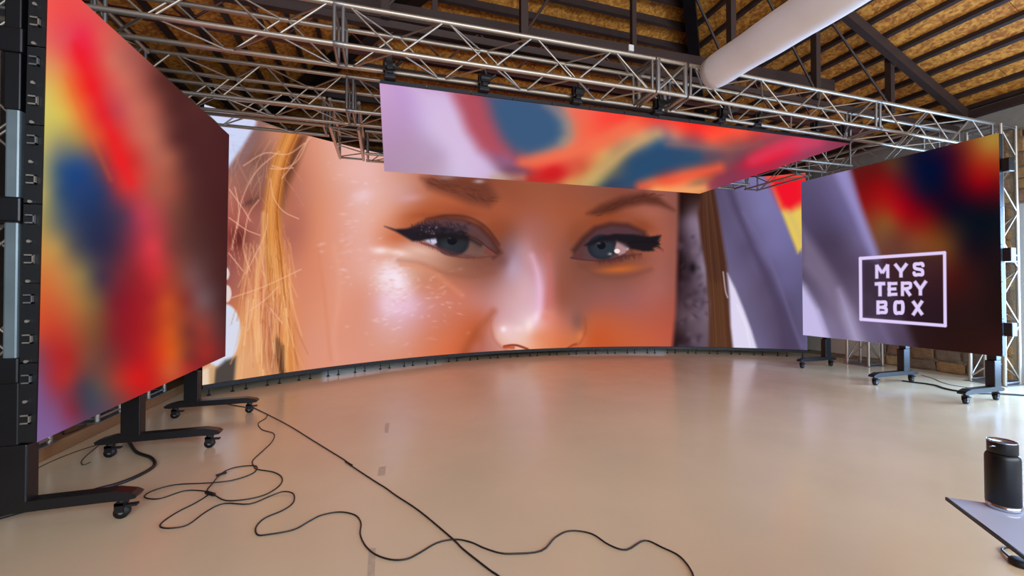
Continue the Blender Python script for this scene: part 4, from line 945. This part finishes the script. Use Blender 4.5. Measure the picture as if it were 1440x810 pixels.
truss('box_truss', (8.75, 4.52, 3.88), (8.75, 6.6, 3.9), S, 'aluminium box truss running back above the right screen', side=Vector((1, 0, 0)))
truss('box_truss', (8.0, 6.2, 3.9), (8.0, 7.5, 3.9), .35, 'short narrow aluminium box truss over the far top corner of the right screen', side=Vector((1, 0, 0)), rc=.02)
truss('box_truss', (-2.7, 4.9, 3.97), (-2.7, 5.9, 3.97), S, 'aluminium box truss running back above the left screen', side=Vector((-1, 0, 0)))
truss('box_truss', (-3.3, 6.58, 3.965), (-.83, 6.53, 3.965), S, 'short aluminium box truss in front of the top left end of the curved wall', side=Y)
def tower2(x, y, z0, z1, label, size=.4):
    """upright tower with its near left leg at x, y"""
    t = empty('truss_tower', (x, y, z0), label, 'truss tower', 'upright truss towers behind the side screens')
    box('base_plate', (x-.05, y-.05, z0), (x+size+.05, y+size+.05, z0+.012), M['alu_dull'], t)
    cor = [(x, y), (x+size, y), (x+size, y+size), (x, y+size)]; z0 += .012
    for c in cor: tube('leg', (*c, z0), (*c, z1), .025, M['alu'], t, 12)
    n = round((z1-z0)/.48); st = (z1-z0-.1)/n
    for f in range(4):
        a, b = cor[f], cor[(f+1) % 4]
        for i in range(n):
            p, q = (a, b) if (i+f) % 2 else (b, a)
            tube('brace', (*p, z0+.05+i*st+.02), (*q, z0+.05+(i+1)*st-.02), .011, M['alu'], t, 6)
        for z in (z0+.03, z0+1.98, z0+2.08, z1-.03): tube('end_brace', (*a, z), (*b, z), .017, M['alu_dull'], t, 8)
    return t
tower2(9.42, 3.93, 0, 4.2, 'aluminium truss tower standing in the right corner beside the glass door')
tower2(9.3, 5.78, 0, 4.0, 'aluminium truss tower seen under the right screen between its far and middle stands')
tower2(-3.35, 5.54, .12, 3.92, 'aluminium truss tower on the brown curb behind the middle stand of the left screen')
tower2(-3.36, 4.5, .12, 3.92, 'aluminium truss tower behind the near edge of the left screen at the picture edge')
tower2(-3.36, 6.56, .12, 3.93, 'aluminium truss tower on the brown curb behind the far stand of the left screen')

# ---------------------------------------------------------------- white duct
dt = empty('air_duct', (3.9, 2.5, 4.2), 'fat white fabric air duct hanging from the roof, blunt end before the front truss', 'duct')
a, b = Vector((3.92, 4.13, 4.245)), Vector((3.4, -2.6, 3.75)); u = (b-a).normalized(); L = (b-a).length
sd = u.cross(Vector((0, 0, 1))).normalized(); up = sd.cross(u)
bm = bmesh.new(); rings = []; NS = 60
for i in range(NS+1):
    s = i/NS*L; r = .198+.004*math.sin(s*2.3)+.0025*math.sin(s*9.1)
    if i == 0: r *= .965
    o = a+u*s
    rings.append([bm.verts.new(o+(sd*math.cos(2*math.pi*k/40)+up*math.sin(2*math.pi*k/40)*(1-.03*math.sin(s*3)))*r) for k in range(40)])
for A_, B_ in zip(rings[:-1], rings[1:]):
    for k in range(40): bm.faces.new((A_[k], A_[(k+1) % 40], B_[(k+1) % 40], B_[k]))
bm.faces.new(rings[-1]); bm.faces.new(rings[0][::-1])
bmesh.ops.recalc_face_normals(bm, faces=bm.faces)
o = mesh_obj('duct_sleeve', bm, M['duct'], dt, True)
for s in (1.7, 3.9, 6.2):
    p = a+u*s; tube('hanger_wire', p+up*.19, (p.x, p.y, zroof(p.x, p.y)+.12), .004, M['alu_dull'], dt, 6)

# ---------------------------------------------------------------- cables on the floor
straight = [(-1.709, 6.307), (-1.628, 6.14), (-1.39, 5.77), (-1.033, 5.198), (-0.688, 4.587), (-0.344, 3.98), (-0.292, 3.86), (-0.07, 3.451), (0.008, 3.315), (0.081, 3.168), (0.227, 2.899), (0.396, 2.51), (0.438, 2.392), (0.539, 2.176), (0.568, 2.124), (0.605, 2.042), (0.65, 1.911)]
loopy = [(-1.39, 5.77), (-1.362, 5.597), (-1.392, 5.402), (-1.286, 5.137), (-1.133, 4.961), (-1.086, 4.707), (-1.108, 4.431), (-1.129, 4.219), (-1.083, 4.079), (-1.035, 3.994), (-0.897, 3.899), (-0.802, 3.769), (-0.779, 3.622), (-0.835, 3.488), (-0.939, 3.44), (-1.09, 3.459), (-1.195, 3.557), (-1.235, 3.602)]
loopy2 = [(-1.235, 3.602), (-1.291, 3.669), (-1.445, 3.728), (-1.567, 3.639), (-1.684, 3.698), (-1.684, 3.797), (-1.558, 3.846), (-1.34, 3.806), (-1.17, 3.819), (-1.051, 3.91), (-1.046, 4.035), (-1.101, 4.096), (-1.236, 4.092), (-1.289, 3.967), (-1.288, 3.754), (-1.29, 3.69), (-1.253, 3.607), (-1.29, 3.489), (-1.354, 3.382), (-1.389, 3.261), (-1.359, 3.175), (-1.284, 3.143), (-1.215, 3.176), (-1.169, 3.326), (-1.093, 3.418), (-0.916, 3.356), (-0.807, 3.439), (-0.728, 3.468), (-0.648, 3.41), (-0.624, 3.286), (-0.669, 3.19), (-0.76, 3.117), (-0.786, 3.015), (-0.753, 2.917), (-0.692, 2.898), (-0.551, 2.907), (-0.474, 2.981), (-0.406, 3.041), (-0.294, 3.048), (-0.191, 2.976), (-0.147, 2.865), (-0.144, 2.731), (-0.108, 2.598), (-0.048, 2.492), (0.036, 2.419), (0.119, 2.398), (0.192, 2.431), (0.302, 2.498), (0.41, 2.5), (0.494, 2.445), (0.555, 2.369), (0.629, 2.297), (0.705, 2.264), (0.87, 2.24), (1.001, 2.337), (1.113, 2.373), (1.227, 2.306), (1.273, 2.173), (1.347, 2.101), (1.5, 2.147), (1.558, 2.057), (1.6, 1.956), (1.57, 1.824), (1.498, 1.726)]
thick = [(-2.491, 5.167), (-2.238, 4.757), (-2.037, 4.556), (-1.92, 4.374), (-1.898, 4.246), (-1.936, 4.09), (-2.007, 3.983), (-2.095, 3.926), (-2.153, 3.819), (-2.229, 3.758), (-2.361, 3.699), (-2.442, 3.639), (-2.53, 3.613)]
rightblack = [(9.348, 5.02), (8.822, 4.64), (8.417, 4.318), (8.279, 4.109), (8.238, 3.957), (8.314, 3.772), (8.569, 3.652), (8.805, 3.48), (8.969, 3.308)]
green = [(-2.636, 5.365), (-2.595, 5.199), (-2.568, 5.067), (-2.545, 4.924)]
green2 = [(-2.669, 5.264), (-2.708, 5.15), (-2.792, 4.98), (-2.837, 4.799), (-2.849, 4.611), (-2.849, 4.436)]
green3 = [(-2.708, 5.15), (-2.658, 4.903), (-2.595, 4.676), (-2.518, 4.556), (-2.5, 4.614)]
rear = [(-2.036, 6.467), (-1.91, 6.355), (-1.779, 6.244), (-1.633, 6.129)]
pale = [(12.297, 6.656), (10.185, 5.355), (9.303, 4.771), (8.853, 4.43), (8.705, 4.206)]
adapter = [(3.533, 1.404), (3.468, 1.417), (3.367, 1.396), (3.267, 1.352), (3.19, 1.305)]
TAPES = [[(-0.088, 2.575), (-0.048, 2.563), (-0.05, 2.298), (-0.085, 2.309)], [(0.007, 4.96), (0.054, 4.973), (0.036, 4.624), (-0.001, 4.635)], [(-0.046, 3.742), (0.013, 3.739), (0.002, 3.554), (-0.054, 3.557)]]
def cable(pts, r, m, label, z=None):
    P3 = [(x, y, r if z is None else z) for x, y in pts]
    o = sweep('cable', P3, r, m); tag(o, label, 'cable'); return o
c = cable(straight, .0055, M['cable'], 'thin black cable running almost straight across the floor from the far left stand')
tube('coupling', (-.33, 3.93, .008), (-.27, 3.83, .008), .008, M['cable'], c)
full = loopy+loopy2[1:]
P3 = []
for i, p in enumerate(full): P3.append((p[0], p[1], .005+(.008 if i % 7 in (2, 3) else 0)*(1 if 12 < i < 46 else 0)))
c = sweep('cable', P3, .0048, M['cable']); tag(c, 'thin black cable lying in tangled loops and wandering to the front edge', 'cable')
k1 = loopy2[0]; tube('plug', (k1[0]-.04, k1[1]+.03, .012), (k1[0]+.03, k1[1]-.03, .012), .013, M['rubber'], c, 10)
k2 = loopy2[13]; tube('plug', (k2[0]-.03, k2[1]-.02, .01), (k2[0]+.03, k2[1]+.02, .01), .009, M['rubber'], c, 10)
cable(thick, .014, M['cable'], 'thick black cable curving on the floor between the two nearest left stands')
cable([(8.3, 4.66)]+rightblack[2:], .012, M['cable'], 'black cable on the floor passing under the right screen to the door')
cable(green, .007, M['green'], 'short bright green cable end beside the middle left stand')
cable(green2, .004, M['dgreen'], 'thin dark green cable along the foot of the brown curb')
cable(green3, .004, M['dgreen'], 'loop of thin dark green cable on the floor under the left screen')
cable(rear, .005, M['cable'], 'short thin cable ending at the wheel of the far left stand')
cable([(9.25, 4.9), (9.05, 4.62), (8.86, 4.44), (8.72, 4.22), (8.75, 3.9)], .005, M['palecable'], 'thin pale cable on the floor behind the right screen')
c = sweep('cable', [(-3.2, 5.35, .125), (-3.1, 5.30, .125), (-3.0, 5.16, .125), (-2.97, 5.3, .125), (-3.02, 5.5, .125), (-3.1, 5.56, .125)], .006, M['cable']); tag(c, 'thin black cable lying on top of the brown curb', 'cable')
ad = empty('power_adapter', (3.33, 1.34, 0), 'small round black adapter with looped cord on the floor behind the table edge', 'adapter')
bm = bmesh.new(); lathe(bm, [(.03, 0), (.045, .006), (.047, .02), (.04, .032), (.02, .036)], (3.33, 1.34, 0), 24); mesh_obj('adapter_body', bm, M['rubber'], ad, True)
sweep('cord', [(3.34, 1.38, .012), (3.42, 1.45, .008), (3.5, 1.44, .008), (3.47, 1.38, .008), (3.36, 1.30, .008), (3.28, 1.24, .008), (3.2, 1.2, .008)], .006, M['cable'], ad)

# ---------------------------------------------------------------- glass table with bottle
TZ = .83; p0 = Vector((1.75, .87, 0)); e1 = Vector((-.625, -.781, 0)); e2 = Vector((.781, -.625, 0)); TW, TD = 1.25, .75
tb = empty('glass_table', (p0+e1*TW/2+e2*TD/2), 'glass-topped table with a black edge strip in the bottom right corner', 'table')
def quadprism(name, a, b, c, d, z0, z1, m, parent):
    bm = bmesh.new(); lo = [bm.verts.new((p.x, p.y, z0)) for p in (a, b, c, d)]; hi = [bm.verts.new((p.x, p.y, z1)) for p in (a, b, c, d)]
    bm.faces.new(lo[::-1]); bm.faces.new(hi)
    for i in range(4): j = (i+1) % 4; bm.faces.new((lo[i], lo[j], hi[j], hi[i]))
    bmesh.ops.recalc_face_normals(bm, faces=bm.faces); return mesh_obj(name, bm, m, parent)
quadprism('tabletop', p0+e2*.006, p0+e1*TW+e2*.006, p0+e1*TW+e2*TD, p0+e2*TD, TZ-.008, TZ, M['tableglass'], tb)
quadprism('edge_strip', p0, p0+e1*TW, p0+e1*TW+e2*.005, p0+e2*.005, TZ-.009, TZ+.001, M['black'], tb)
for s1, s2 in ((.55, .55), (1.15, .55), (1.15, .7), (.75, .7)):
    q = p0+e1*s1+e2*s2; tube('leg', (q.x, q.y, 0), (q.x, q.y, TZ-.009), .018, M['alu_dull'], tb, 12)
bo = Vector((1.832, .772, TZ+.0005))
bt = empty('drinking_bottle', bo, 'black insulated steel bottle with a carry loop, standing on the glass table', 'bottle')
bm = bmesh.new(); lathe(bm, [(0.0317, 0.0000), (0.0364, 0.0010), (0.0378, 0.0062), (0.0378, 0.0165)], bo); mesh_obj('steel_base', bm, M['steel'], bt, True)
bm = bmesh.new(); lathe(bm, [(0.0374, 0.0165), (0.0385, 0.0180), (0.0385, 0.1566), (0.0360, 0.1648), (0.0331, 0.1689), (0.0288, 0.1710)], bo); mesh_obj('body', bm, M['bottle'], bt, True)
bm = bmesh.new(); lathe(bm, [(0.0317, 0.1705), (0.0331, 0.1730), (0.0331, 0.2039), (0.0320, 0.2075), (0.0288, 0.2086), (0.0270, 0.2060), (0.0259, 0.1957), (0.0072, 0.1947)], bo); ld = mesh_obj('lid', bm, M['bottle'], bt, True)
bm = bmesh.new(); lathe(bm, [(0.0328, 0.2050), (0.0333, 0.2065), (0.0328, 0.2083), (0.0320, 0.2083), (0.0318, 0.2065)], bo); mesh_obj('rim_ring', bm, M['steel'], ld, True)
sweep('carry_loop', [bo+Vector((-.033, -.0, .194)), bo+Vector((-.042, .004, .195)), bo+Vector((-.044, .008, .192)), bo+Vector((-.033, .01, .190))], .002, M['steel'], ld)

# ---------------------------------------------------------------- worn tape marks left on the floor
for pts_, lab in ((TAPES[0], 'long grey worn tape mark on the floor at the front, beside the looping cable'), (TAPES[1], 'small grey scuffed tape mark on the floor right of the straight cable, farther one'), (TAPES[2], 'small grey scuffed tape mark on the floor right of the straight cable, nearer one')):
    bm = bmesh.new(); lo = [bm.verts.new((x, y, .0004)) for x, y in pts_]; hi = [bm.verts.new((x, y, .001)) for x, y in pts_]
    bm.faces.new(lo[::-1]); bm.faces.new(hi)
    for i in range(4): j = (i+1) % 4; bm.faces.new((lo[i], lo[j], hi[j], hi[i]))
    bmesh.ops.recalc_face_normals(bm, faces=bm.faces)
    tag(mesh_obj('tape_mark', bm, M['tape']), lab, 'tape', 'tape marks on the floor')
